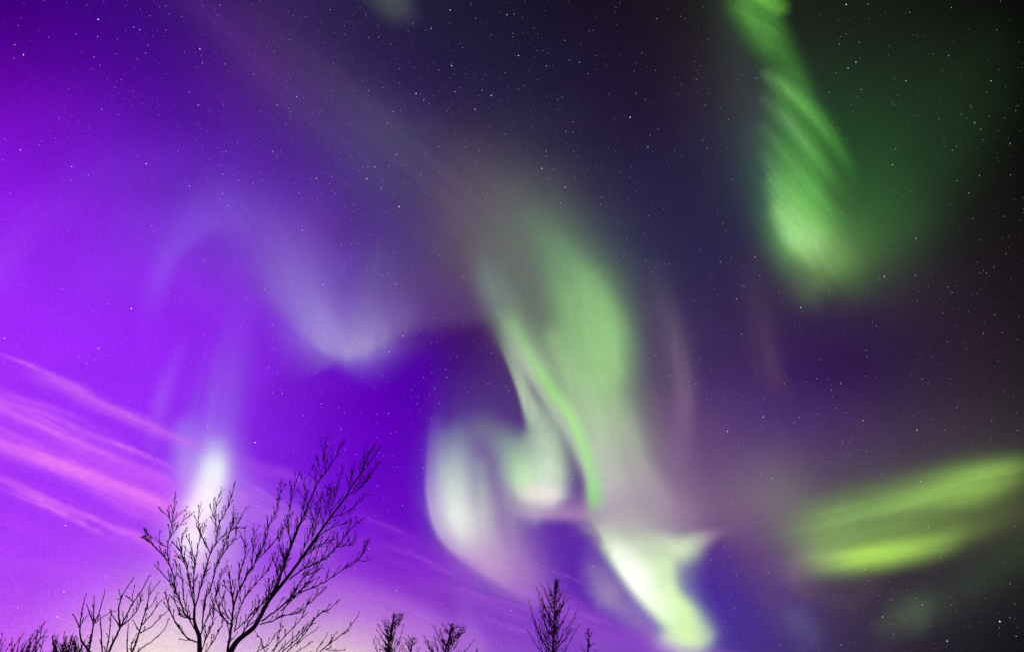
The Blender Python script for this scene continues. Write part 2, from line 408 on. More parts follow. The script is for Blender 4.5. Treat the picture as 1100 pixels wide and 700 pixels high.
# broad faint veil crossing from the upper left to the middle
o = sky_form('aurora_veil', [
    S([(190, -10, 30, 22, .30, (92, 40, 140)), (270, 60, 30, 20, .50, (96, 50, 134)), (350, 130, 34, 26, .55, (92, 70, 128)),
       (430, 175, 40, 36, .50, (88, 78, 116)), (500, 225, 44, 50, .60, (104, 88, 112)), (560, 290, 40, 50, .5, (110, 108, 112))],
      p=2.0, mod=(40, 190, 12, .55, 11)),
    S([(250, -10, 20, 20, .2, (70, 44, 104)), (340, 70, 26, 24, .40, (78, 60, 104)), (420, 140, 30, 30, .35, (80, 76, 106))], mod=(38, 150, 10, .5, 21)),
    S([(520, 200, 40, 40, .3, (90, 86, 100)), (570, 240, 44, 50, .45, (94, 112, 100))], mod=(60, 90, 16, .4, 12)),
], 5200, AUR, 4)
tag(o, 'faint grey violet veil slanting down from the upper left towards the central green curtain', 'aurora')

o = sky_form('aurora_patch', [
    S([(398, -20, 20, 18, .5, (76, 82, 84)), (424, 4, 16, 16, .65, (88, 98, 92)), (441, 20, 10, 10, .35, (72, 66, 90))], mod=(45, 60, 10, .4, 5))], 4700, AUR)
tag(o, 'small dim grey green patch cut by the top edge left of centre', 'aurora')

# lavender arc at left
o = sky_form('aurora_arc', [
    S([(160, 345, 16, 14, .10, (150, 80, 250)), (176, 292, 14, 10, .34, (152, 104, 246)), (202, 256, 24, 10, .46, (142, 94, 230)), (240, 236, 36, 18, .46, (138, 92, 220)),
       (278, 262, 50, 24, .44, (132, 86, 210)), (300, 306, 54, 20, .66, (142, 110, 208)), (326, 348, 46, 15, .80, (152, 128, 212)),
       (352, 373, 44, 12, .90, (164, 144, 214)), (384, 376, 48, 12, .90, (160, 142, 204)), (418, 358, 50, 13, .74, (138, 116, 176)), (448, 344, 44, 14, .60, (108, 84, 144)),
       (488, 338, 40, 14, .55, (96, 70, 126)), (520, 334, 34, 12, .45, (104, 86, 122))], p=2.1, mod=(66, 80, 24, .2, 31)),
    S([(300, 240, 30, 30, .10, (120, 96, 170)), (322, 290, 28, 26, .30, (136, 112, 196)), (342, 338, 24, 16, .40, (160, 144, 212)), (352, 366, 14, 9, .35, (176, 162, 220))], mod=(62, 50, 8, .45, 8)),
    S([(404, 280, 22, 22, .20, (116, 106, 148)), (398, 330, 22, 22, .35, (136, 124, 172)), (392, 362, 20, 14, .50, (170, 160, 206)), (378, 376, 14, 9, .4, (176, 166, 214))], mod=(100, 50, 8, .45, 18)),
], 4300, AUR, 3)
tag(o, 'pale lavender arc dipping to a bright curl in the violet sky left of centre', 'aurora')

o = sky_form('aurora_haze', [
    S([(-10, 300, 18, 18, .45, (168, 74, 252)), (40, 240, 22, 18, .30, (150, 62, 244)), (110, 190, 26, 24, .22, (128, 52, 222)), (190, 165, 26, 26, .08, (120, 50, 200))], mod=(-40, 90, 14, .4, 71)),
    S([(150, 260, 34, 34, .22, (142, 66, 240)), (90, 330, 40, 40, .22, (150, 54, 250))]),
], 4500, AUR, 4)
tag(o, 'thin bright violet haze rising from the left edge below the upper left corner', 'aurora')

# upper right green curtain with slanting rays
o = sky_form('aurora_curtain', [
    S([(1060, 70, 50, 50, .30, (29, 48, 29)), (1025, 130, 44, 60, .50, (32, 58, 34)), (985, 190, 40, 66, .45, (38, 70, 40)), (948, 236, 44, 50, .62, (58, 100, 54)), (908, 268, 40, 34, .72, (88, 130, 70))], mod=(-50, 160, 40, .3, 42)),
    S([(880, 60, 30, 30, .1, (34, 54, 34)), (925, 150, 40, 40, .40, (36, 72, 38)), (920, 220, 46, 36, .5, (52, 98, 48))]),
    S([(762, -20, 24, 20, .4, (42, 52, 44)), (792, 50, 22, 26, .6, (56, 62, 62)), (816, 120, 16, 32, .7, (62, 70, 74)), (824, 200, 16, 26, .6, (62, 82, 88)), (834, 260, 16, 18, .5, (72, 92, 88)), (868, 306, 16, 22, .6, (92, 108, 82))],
      mod=(62, 90, 14, .3, 41)),
    S([(796, -30, 28, 18, .90, (76, 146, 58)), (808, 0, 25, 23, .92, (78, 146, 60)), (822, 32, 20, 22, .90, (74, 138, 60)), (840, 62, 17, 18, .82, (66, 122, 54)), (856, 92, 15, 16, .7, (64, 120, 56)), (866, 118, 14, 12, .3, (64, 120, 56))],
      p=2.8, mod=(34, 60, 10, .25, 46)),
    S([(808, -10, 16, 8, .8, (128, 208, 82)), (836, 8, 10, 8, .5, (116, 200, 76))], p=2.4, mod=(40, 40, 7, .3, 4)),
    S([(800, 10, 12, 12, .3, (110, 176, 84)), (826, 40, 12, 12, .35, (98, 170, 78))], mod=(40, 40, 6, .4, 104)),
    S([(826.0, 84.0, 10.1, 9.5, .45, (80, 118, 78)), (845.3, 110.6, 20.2, 17.1, .72, (80, 140, 70)), (860.2, 146.1, 23.5, 30.4, .84, (78, 150, 66)), (865.0, 183.5, 25.2, 36.1, .88, (82, 158, 70)),
       (861.7, 222.8, 28.6, 32.3, .92, (100, 176, 84)), (868.7, 254.6, 31.9, 31.3, .93, (122, 190, 100)), (882.1, 275.1, 30.2, 25.6, .80, (116, 168, 92))],
      p=2.1, mod=[(57, 110, 12, .26, 47), (56, 60, 5, .18, 3)]),
    S([(822.0, 78.0, 5.0, 5.7, .2, (100, 150, 90)), (845.8, 95.6, 7.6, 6.6, .55, (118, 190, 98)), (876.8, 127.4, 9.2, 7.6, .6, (112, 196, 88)), (901.7, 162.9, 7.6, 8.5, .45, (88, 174, 70)), (918.5, 197.5, 6.7, 8.5, .1, (70, 140, 60))], mod=(56, 60, 6, .35, 15)),
    S([(821.5, 106.8, 5.9, 5.7, .2, (120, 150, 124)), (848.6, 134.9, 7.6, 7.6, .45, (122, 176, 112)), (879.4, 172.3, 8.4, 8.5, .45, (108, 184, 86)), (910.0, 213.4, 7.6, 8.5, .12, (80, 150, 66))], mod=(56, 60, 6, .35, 16)),
    S([(820.5, 136.8, 5.9, 6.6, .15, (110, 150, 116)), (843.5, 166.7, 7.6, 7.6, .4, (116, 180, 104)), (876.2, 207.8, 8.4, 9.5, .5, (112, 188, 88)), (911.0, 245.2, 8.4, 9.5, .15, (84, 148, 68))], mod=(56, 60, 6, .35, 17)),
    S([(823.5, 166.7, 5.9, 6.6, .2, (118, 170, 114)), (844.6, 196.6, 9.2, 9.5, .5, (132, 204, 112)), (875.4, 234.0, 10.1, 11.4, .55, (128, 200, 102)), (906.2, 269.5, 10.1, 11.4, .25, (104, 160, 84))], mod=(54, 60, 6, .35, 18)),
    S([(828.6, 196.6, 8.4, 7.6, .35, (132, 206, 120)), (845.6, 226.5, 12.6, 13.3, .82, (154, 220, 128)), (866.7, 256.4, 16.0, 17.1, .9, (166, 224, 138)), (892.1, 275.1, 16.0, 14.2, .6, (148, 196, 118)), (915.8, 282.6, 13.4, 11.4, .2, (110, 140, 88))],
      p=2.2, mod=[(54, 50, 8, .3, 48), (54, 24, 4, .2, 49)]),
    S([(833.5, 230.2, 8.4, 7.6, 0.30, (144, 210, 134)), (850.7, 256.4, 10.1, 9.5, 0.50, (162, 220, 144)), (871.9, 278.9, 10.1, 8.5, 0.40, (144, 194, 120))]),
    S([(879.7, 286.4, 16.8, 19.0, 0.25, (104, 116, 84)), (924.7, 256.4, 20.2, 22.8, 0.30, (78, 120, 66))]),
], 5600, AUR, 2.5)
tag(o, 'green curtain with slanting rays falling from the top edge at upper right', 'aurora')

# faint rays between the centre and the right
for pts, lb in [
    ([(706, 290, 12, 14, .15, (84, 76, 100)), (720, 350, 16, 18, .52, (112, 96, 120)), (732, 400, 15, 18, .68, (124, 100, 130)), (734, 450, 12, 18, .68, (130, 100, 138)), (728, 492, 12, 16, .55, (134, 98, 140)), (736, 536, 12, 16, .2, (130, 92, 134))],
     'dim mauve ray standing just right of the central green curtain'),
    ([(806, 270, 16, 16, .10, (76, 62, 84)), (815, 330, 16, 18, .34, (84, 64, 88)), (828, 390, 11, 18, .46, (96, 70, 96)), (848, 436, 8, 12, .22, (92, 62, 98))],
     'faint brownish ray hanging below the upper right green curtain')]:
    o = sky_form('aurora_ray', [S(pts, mod=(82, 80, 9, .35, len(lb)))], 5000, AUR)
    tag(o, lb, 'aurora', 'faint rays right of the centre')

# lower right twin green bands
o = sky_form('aurora_band', [
    S([(760, 552, 44, 26, .30, (116, 88, 122)), (820, 535, 44, 32, .70, (122, 108, 124)), (870, 560, 40, 36, .68, (112, 112, 98)), (930, 560, 44, 34, .66, (98, 108, 76)),
       (1010, 555, 44, 36, .62, (86, 92, 64)), (1100, 540, 46, 40, .60, (74, 78, 52)), (1150, 530, 40, 40, .5, (60, 66, 44))], p=2.1, warp=(5, 70, 12)),
    S([(828, 580, 14, 16, .25, (118, 124, 112)), (852, 574, 18, 18, .50, (124, 146, 108)), (884, 565, 22, 19, .82, (136, 174, 102)), (930, 551, 21, 17, .86, (136, 178, 98)), (985, 536, 20, 17, .93, (146, 190, 96)), (1040, 522, 21, 20, .96, (148, 194, 94)),
       (1078, 508, 16, 18, .90, (138, 178, 88)), (1102, 498, 12, 14, .55, (110, 140, 70)), (1130, 490, 10, 12, .2, (80, 100, 56))], p=2.1, warp=(3, 80, 3), mod=[(-14, 130, 10, .26, 61), (-14, 60, 5, .1, 161)]),
    S([(836, 606, 16, 16, .25, (134, 116, 132)), (860, 604, 20, 17, .52, (146, 146, 128)), (892, 601, 24, 16, .88, (160, 196, 110)), (928, 598, 20, 15, 1, (178, 224, 98)), (970, 591, 20, 14, .95, (168, 214, 94)), (1008, 582, 19, 13, .80, (144, 184, 88)),
       (1044, 567, 20, 13, .50, (112, 138, 72)), (1085, 552, 20, 14, .28, (92, 108, 62))], p=2.1, warp=(3, 80, 8), mod=[(-9, 120, 9, .22, 62), (-9, 60, 5, .1, 162)]),
    S([(890, 582, 12, 10, .5, (122, 156, 92)), (960, 567, 13, 11, .6, (124, 160, 84)), (1020, 556, 10, 9, .35, (104, 130, 70))]),
    S([(850, 618, 12, 12, .35, (134, 112, 128)), (880, 640, 14, 14, .3, (104, 84, 98)), (930, 640, 16, 16, .2, (90, 74, 84))], warp=(8, 24, 33)),
], 5300, AUR, 2.5)
tag(o, 'pair of yellow green bands sloping up to the right edge', 'aurora')

o = sky_form('aurora_patch', [S([(955, 672, 16, 16, .45, (78, 88, 72)), (982, 660, 20, 18, .62, (84, 100, 78)), (1010, 650, 18, 18, .35, (66, 76, 66))], warp=(8, 26, 5)),
                              S([(1040, 630, 24, 22, .35, (60, 70, 60)), (1095, 590, 20, 24, .35, (52, 74, 44))])], 4900, AUR)
tag(o, 'dim blurry green patch low at right under the twin green bands', 'aurora')
o = sky_form('aurora_ray', [
    S([(792, 560, 24, 16, .35, (126, 92, 128)), (812, 600, 26, 16, .55, (108, 76, 124)), (838, 650, 22, 18, .55, (98, 70, 130)), (866, 690, 18, 18, .4, (84, 70, 130))], mod=(68, 80, 12, .3, 81)),
    S([(856, 664, 14, 14, .45, (90, 92, 138)), (872, 678, 12, 12, .3, (88, 90, 124))])], 5100, AUR)
tag(o, 'purple grey ray running down to the bottom edge right of the bright fork', 'aurora')

# pink-mauve skirt under the central curtain
o = sky_form('aurora_veil', [
    S([(600, 548, 30, 8, .45, (128, 96, 160)), (650, 556, 34, 9, .70, (132, 102, 150)), (700, 562, 40, 12, .75, (140, 108, 146)), (750, 560, 40, 14, .65, (132, 98, 140)), (800, 556, 36, 22, .5, (122, 94, 128)), (845, 560, 26, 20, .25, (116, 94, 120))],
      p=2.2, mod=(4, 80, 16, .2, 91)),
], 6900, AUR)
tag(o, 'horizontal mauve veil joining the foot of the central curtain to the right', 'aurora')

# central green curtain
o = sky_form('aurora_curtain', [
    S([(546, 225, 30, 30, .30, (100, 108, 102)), (585, 262, 36, 44, .55, (104, 126, 108)), (620, 320, 40, 46, .55, (104, 128, 108)), (646, 390, 38, 46, .60, (116, 136, 116)), (668, 450, 34, 40, .58, (132, 138, 132)), (694, 520, 36, 36, .5, (150, 138, 152))]),
    S([(514, 270, 16, 14, .30, (104, 118, 122)), (528, 310, 22, 16, .80, (126, 152, 132)), (548, 350, 24, 16, .85, (140, 172, 134)), (574, 396, 22, 14, .65, (158, 182, 152))], p=2.3, mod=[(65, 70, 12, .22, 51), (70, 40, 5, .15, 151)]),
    S([(572, 236, 12, 12, .30, (100, 138, 108)), (594, 276, 22, 16, .78, (116, 164, 116)), (620, 322, 34, 26, .95, (142, 192, 128)), (636, 370, 33, 38, 1, (152, 202, 134)), (644, 415, 28, 40, .95, (160, 202, 142)),
       (656, 460, 26, 36, .92, (172, 194, 158)), (672, 508, 28, 34, .86, (178, 178, 170)), (696, 548, 36, 46, .62, (160, 140, 160))], p=2.1, mod=[(72, 120, 16, .22, 52), (76, 60, 7, .14, 58)]),
    S([(604, 262, 8, 8, .2, (116, 170, 116)), (636, 318, 16, 14, .4, (146, 200, 128)), (652, 364, 20, 18, .45, (156, 208, 136)), (658, 400, 18, 16, .25, (160, 206, 140))], mod=(76, 60, 6, .3, 258)),
    S([(676, 440, 6, 14, .2, (168, 186, 156)), (690, 500, 8, 16, .5, (174, 172, 170)), (722, 545, 14, 22, .5, (166, 142, 166)), (756, 560, 12, 14, .2, (150, 112, 150))]),
    S([(596, 366, 14, 14, 0.45, (170, 214, 150)), (630, 446, 22, 20, 0.67, (180, 210, 166)), (652, 505, 24, 16, 0.75, (192, 194, 186)), (662, 546, 24, 16, 0.65, (190, 172, 188))], mod=[(72, 70, 9, .2, 53), (74, 40, 4, .1, 54)]),
    S([(636, 300, 12, 12, 0.20, (144, 192, 128)), (656, 350, 14, 14, 0.40, (160, 216, 138)), (662, 395, 12, 12, 0.30, (164, 216, 142))], mod=(74, 50, 7, .3, 154)),
    S([(648, 572, 20, 10, 0.25, (174, 166, 172)), (690, 562, 34, 20, 0.45, (178, 168, 176)), (735, 556, 34, 20, 0.35, (164, 140, 164))]),
], 5900, AUR, 2.5)
tag(o, 'broad soft green curtain in the middle of the sky', 'aurora')

o = sky_form('aurora_ray', [
    S([(544, 350, 10, 6, .25, (160, 196, 156)), (560, 384, 14, 8, .6, (190, 206, 184)), (590, 430, 16, 8, .7, (190, 210, 180)), (616, 470, 20, 8, .7, (190, 206, 184)), (636, 515, 22, 7, .75, (194, 196, 192)), (645, 552, 20, 9, .45, (180, 164, 186))], p=2.1),
    S([(552, 350, 9, 7, .35, (146, 200, 134)), (572, 388, 9, 6, .70, (162, 220, 140)), (594, 422, 8, 6, .82, (160, 224, 134)), (612, 447, 9, 5, .86, (176, 232, 150)),
       (625, 478, 9, 5, .84, (168, 232, 144)), (634, 508, 10, 5, .78, (164, 226, 148)), (637, 532, 11, 7, .85, (150, 218, 136)), (637, 552, 9, 8, .3, (150, 180, 150))], p=1.9),
], 5500, AUR, 2)
tag(o, 'narrow brightest green ray curling down the left edge of the central curtain', 'aurora')

# hooked lobe
o = sky_form('aurora_lobe', [
    S([(536, 356, 8, 6, .10, (157, 176, 148)), (553, 398, 8, 5, 0.69, (179, 201, 172)), (566, 434, 12, 6, 0.84, (188, 212, 181)), (578, 462, 22, 13, 0.86, (183, 205, 176)), (580, 488, 27, 26, 0.90, (190, 216, 185)), (580, 512, 28, 36, 0.99, (210, 236, 201)), (580, 526, 25, 30, 0.94, (219, 238, 207))],
      p=3.2, mod=[(84, 60, 9, .1, 55), (86, 40, 4, .1, 155)]),
    S([(518, 462, 16, 14, 0.44, (131, 141, 148)), (544, 482, 18, 16, 0.69, (155, 194, 161)), (556, 510, 18, 14, 0.89, (194, 242, 181)), (568, 530, 16, 10, 0.84, (245, 242, 225)), (590, 534, 16, 10, 0.79, (250, 238, 240))], p=2.3),
    S([(590, 470, 12, 12, 0.34, (201, 227, 192)), (594, 505, 12, 14, 0.49, (223, 238, 214))], mod=(86, 40, 5, .3, 156)),
    S([(556, 548, 10, 8, 0.39, (201, 154, 198)), (600, 552, 14, 7, 0.54, (197, 150, 201)), (640, 552, 14, 8, 0.39, (190, 141, 190))]),
], 5700, AUR, 2)
tag(o, 'rounded pale green lobe with a thin tail left of the brightest green ray', 'aurora')

# left white-violet curtain
o = sky_form('aurora_fold', [
    S([(505, 420, 40, 34, .16, (92, 70, 136)), (508, 460, 42, 36, .45, (104, 86, 142)), (512, 500, 42, 40, .72, (134, 120, 160)), (520, 545, 42, 44, .85, (160, 144, 176)), (534, 585, 38, 44, .82, (172, 142, 184)), (560, 614, 32, 34, .6, (166, 120, 190))],
      p=2.2, mod=[(90, 90, 10, .16, 57), (90, 50, 4, .1, 157)]),
    S([(466, 452, 10, 5, .22, (120, 84, 184)), (463, 495, 18, 5, .60, (146, 120, 196)), (463, 535, 24, 5, .85, (176, 156, 212)), (474, 570, 30, 6, .88, (188, 164, 214)), (496, 593, 30, 7, .88, (196, 160, 212)),
       (530, 616, 28, 8, .78, (192, 148, 206)), (572, 640, 22, 10, .55, (174, 120, 200)), (620, 664, 14, 12, .25, (144, 84, 200))], p=2.4),
    S([(486, 476, 22, 18, .45, (150, 168, 178)), (484, 510, 24, 15, .85, (196, 212, 206)), (487, 545, 24, 15, 1, (228, 236, 228)), (497, 570, 20, 14, .92, (222, 222, 224)), (510, 590, 16, 14, .45, (206, 186, 214))], p=2.4, mod=(91, 50, 8, .10, 59)),
    S([(516, 500, 8, 8, .3, (160, 178, 172)), (519, 540, 10, 10, .5, (196, 204, 196)), (522, 566, 12, 11, .6, (208, 206, 206)), (530, 592, 14, 12, .35, (196, 174, 206))], mod=(90, 50, 5, .25, 60)),
    S([(543, 500, 7, 7, .2, (140, 150, 160)), (546, 550, 8, 8, .3, (170, 156, 180)), (556, 600, 10, 10, .2, (180, 146, 196))], mod=(90, 50, 5, .3, 160)),
], 5400, AUR, 2)
tag(o, 'white and lilac fold with a crisp left edge above the slender cone shaped tree', 'aurora')

# blazing white-green fork low in the centre
o = sky_form('aurora_fork', [
    S([(632, 590, 10, 10, .15, (130, 90, 180)), (646, 628, 16, 14, .70, (164, 140, 184)), (672, 655, 18, 14, .65, (160, 132, 190)), (704, 686, 16, 12, .5, (150, 120, 190))], p=2, warp=(4, 18, 5)),
    S([(652, 578, 30, 14, .45, (190, 186, 180)), (690, 592, 40, 26, .6, (190, 200, 180)), (728, 640, 22, 28, .35, (160, 180, 190)), (752, 684, 22, 24, .4, (140, 140, 196))], p=2.4),
    S([(658, 586, 28, 11, 1, (222, 244, 208)), (674, 602, 40, 15, 1, (226, 252, 206)), (692, 622, 30, 15, 1, (228, 255, 206)), (712, 643, 20, 17, 1, (226, 254, 200)), (730, 664, 20, 19, 1, (220, 252, 184)), (738, 681, 22, 22, 1, (224, 250, 190)), (738, 688, 20, 20, .6, (222, 244, 200))], p=2.8, mod=[(58, 70, 9, .06, 58), (62, 40, 4, .05, 59)]),
    S([(704, 590, 18, 20, .9, (218, 242, 196)), (712, 610, 13, 20, .95, (218, 246, 190)), (716, 638, 12, 16, .95, (222, 250, 190)), (730, 660, 15, 16, .9, (218, 248, 182))], p=3.2),
    S([(692, 587, 13, 15, .9, (218, 240, 200)), (728, 587, 13, 18, .95, (214, 238, 194)), (750, 578, 9, 12, .78, (196, 192, 186)), (772, 572, 6, 6, .35, (168, 130, 170)), (786, 569, 6, 6, .1, (140, 104, 150))], p=2.5),
    S([(664, 598, 16, 7, .95, (256, 262, 248)), (678, 618, 20, 9, 1, (262, 266, 256)), (694, 638, 17, 10, 1, (254, 264, 242)), (714, 660, 14, 10, .6, (240, 260, 220))], p=2.4),
    S([(722, 690, 10, 8, .5, (226, 244, 206)), (738, 692, 12, 9, .9, (222, 248, 190)), (756, 686, 12, 9, .5, (190, 214, 180))], p=2.4),
    S([(716, 690, 12, 10, .5, (240, 250, 220)), (736, 674, 14, 12, .4, (200, 246, 160))]),
], 6100, AUR, 1.6)
tag(o, 'blazing white green forked glow low in the middle of the sky', 'aurora')

# white pillar glow behind the left tree
o = sky_form('aurora_pillar', [
    S([(256, 330, 22, 14, .10, (150, 80, 245)), (242, 400, 28, 24, .36, (158, 112, 242)), (226, 480, 28, 28, .50, (172, 136, 236)), (218, 530, 36, 30, .66, (206, 156, 240)), (214, 590, 46, 34, .62, (212, 160, 240)), (222, 640, 50, 40, .2, (206, 150, 236))],
      p=2.0, mod=[(100, 110, 10, .35, 65), (98, 60, 5, .1, 66)]),
    S([(196, 366, 9, 8, .10, (160, 80, 250)), (174, 425, 10, 9, .36, (174, 104, 252)), (164, 480, 10, 10, .2, (176, 96, 252))]),
    S([(196, 462, 14, 11, .35, (166, 136, 236)), (198, 500, 16, 14, .4, (196, 156, 242))]),
    S([(231, 484, 13, 12, .40, (206, 214, 240)), (230, 503, 14, 14, 1, (248, 266, 256)), (225, 526, 14, 15, 1, (284, 286, 276)), (213, 554, 15, 15, 1, (290, 290, 284)), (206, 576, 15, 14, 1, (278, 274, 272)), (205, 602, 16, 15, .40, (244, 220, 246))], p=2.5),
    S([(228, 486, 24, 26, .35, (196, 176, 242)), (226, 505, 26, 24, .50, (214, 200, 244)), (214, 560, 34, 28, .65, (236, 206, 246)), (214, 590, 36, 30, .2, (226, 186, 244))]),
], 5000, AUR, 2)
tag(o, 'white glowing pillar behind the bare tree at left', 'aurora')

# thin pink cloud streaks, the light falling on them put in as emission
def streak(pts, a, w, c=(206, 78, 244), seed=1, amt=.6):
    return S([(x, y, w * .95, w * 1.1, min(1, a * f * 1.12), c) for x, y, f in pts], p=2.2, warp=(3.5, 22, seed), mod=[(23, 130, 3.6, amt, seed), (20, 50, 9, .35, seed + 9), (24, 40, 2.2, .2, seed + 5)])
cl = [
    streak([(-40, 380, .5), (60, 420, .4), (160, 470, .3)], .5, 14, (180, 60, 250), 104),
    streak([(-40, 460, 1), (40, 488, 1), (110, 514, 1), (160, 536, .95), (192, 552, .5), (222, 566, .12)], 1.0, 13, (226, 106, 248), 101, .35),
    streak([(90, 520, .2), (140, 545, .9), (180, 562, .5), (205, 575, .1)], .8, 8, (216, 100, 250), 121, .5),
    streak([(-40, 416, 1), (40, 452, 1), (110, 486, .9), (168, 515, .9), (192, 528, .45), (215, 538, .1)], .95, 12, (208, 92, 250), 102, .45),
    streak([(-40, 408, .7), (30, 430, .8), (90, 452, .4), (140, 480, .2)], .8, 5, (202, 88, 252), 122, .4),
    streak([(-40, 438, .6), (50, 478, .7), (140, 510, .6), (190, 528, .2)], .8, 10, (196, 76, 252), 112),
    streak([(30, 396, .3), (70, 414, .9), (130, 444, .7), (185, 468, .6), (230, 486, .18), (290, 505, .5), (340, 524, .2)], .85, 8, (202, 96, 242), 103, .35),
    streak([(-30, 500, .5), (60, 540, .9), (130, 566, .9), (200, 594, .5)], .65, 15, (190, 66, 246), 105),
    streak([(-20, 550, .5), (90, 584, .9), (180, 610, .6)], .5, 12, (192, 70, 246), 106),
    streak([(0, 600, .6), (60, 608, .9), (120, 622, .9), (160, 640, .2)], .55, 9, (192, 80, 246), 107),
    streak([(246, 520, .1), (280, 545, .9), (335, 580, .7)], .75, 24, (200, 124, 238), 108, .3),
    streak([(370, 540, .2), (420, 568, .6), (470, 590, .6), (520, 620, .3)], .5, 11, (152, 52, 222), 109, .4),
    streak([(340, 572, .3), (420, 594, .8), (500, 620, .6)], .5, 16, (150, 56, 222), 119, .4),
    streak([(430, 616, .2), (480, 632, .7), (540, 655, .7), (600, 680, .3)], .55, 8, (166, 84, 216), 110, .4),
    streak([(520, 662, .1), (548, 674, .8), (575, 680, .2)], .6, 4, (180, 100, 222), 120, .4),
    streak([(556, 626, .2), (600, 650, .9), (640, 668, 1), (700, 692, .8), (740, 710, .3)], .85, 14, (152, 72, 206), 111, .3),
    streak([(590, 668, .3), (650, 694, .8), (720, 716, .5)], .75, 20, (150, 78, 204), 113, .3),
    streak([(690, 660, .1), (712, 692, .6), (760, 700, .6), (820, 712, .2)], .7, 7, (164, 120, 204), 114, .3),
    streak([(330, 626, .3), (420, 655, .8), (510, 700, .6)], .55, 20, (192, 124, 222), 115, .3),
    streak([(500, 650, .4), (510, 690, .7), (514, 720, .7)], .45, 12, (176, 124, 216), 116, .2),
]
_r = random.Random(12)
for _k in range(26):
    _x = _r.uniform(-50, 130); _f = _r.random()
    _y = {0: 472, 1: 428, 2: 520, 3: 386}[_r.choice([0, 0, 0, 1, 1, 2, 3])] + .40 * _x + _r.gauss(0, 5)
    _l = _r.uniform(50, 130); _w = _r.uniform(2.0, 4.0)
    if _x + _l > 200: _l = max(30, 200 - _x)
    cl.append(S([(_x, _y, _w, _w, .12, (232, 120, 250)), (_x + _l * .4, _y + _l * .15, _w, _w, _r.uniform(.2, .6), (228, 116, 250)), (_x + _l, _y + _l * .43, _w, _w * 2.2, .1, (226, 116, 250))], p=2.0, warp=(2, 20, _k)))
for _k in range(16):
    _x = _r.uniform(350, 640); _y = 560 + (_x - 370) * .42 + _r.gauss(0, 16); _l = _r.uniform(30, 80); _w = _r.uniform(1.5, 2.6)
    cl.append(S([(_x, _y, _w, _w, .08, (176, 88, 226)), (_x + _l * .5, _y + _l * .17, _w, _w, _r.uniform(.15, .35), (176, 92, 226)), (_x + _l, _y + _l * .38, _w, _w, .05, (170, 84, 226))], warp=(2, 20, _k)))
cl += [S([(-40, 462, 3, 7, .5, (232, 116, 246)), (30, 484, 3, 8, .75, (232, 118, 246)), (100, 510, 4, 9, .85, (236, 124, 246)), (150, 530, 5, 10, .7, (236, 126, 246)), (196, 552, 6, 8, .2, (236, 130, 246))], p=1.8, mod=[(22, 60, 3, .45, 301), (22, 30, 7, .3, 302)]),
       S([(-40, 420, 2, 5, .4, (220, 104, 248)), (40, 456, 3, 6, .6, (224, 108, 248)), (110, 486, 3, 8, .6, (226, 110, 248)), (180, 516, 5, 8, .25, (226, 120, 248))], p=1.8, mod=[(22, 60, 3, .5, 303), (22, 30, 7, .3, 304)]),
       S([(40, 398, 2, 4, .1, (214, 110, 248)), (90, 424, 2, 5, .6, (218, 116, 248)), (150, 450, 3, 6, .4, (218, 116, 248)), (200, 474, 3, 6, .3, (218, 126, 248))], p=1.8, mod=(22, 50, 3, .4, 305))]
o = sky_form('clouds', cl, 1900, CLOUD_GLOW, 1.3, cut=.02, rot=23, long=4.0)
tag(o, 'thin pink and mauve cloud streaks low in the violet sky', None, kind='stuff')

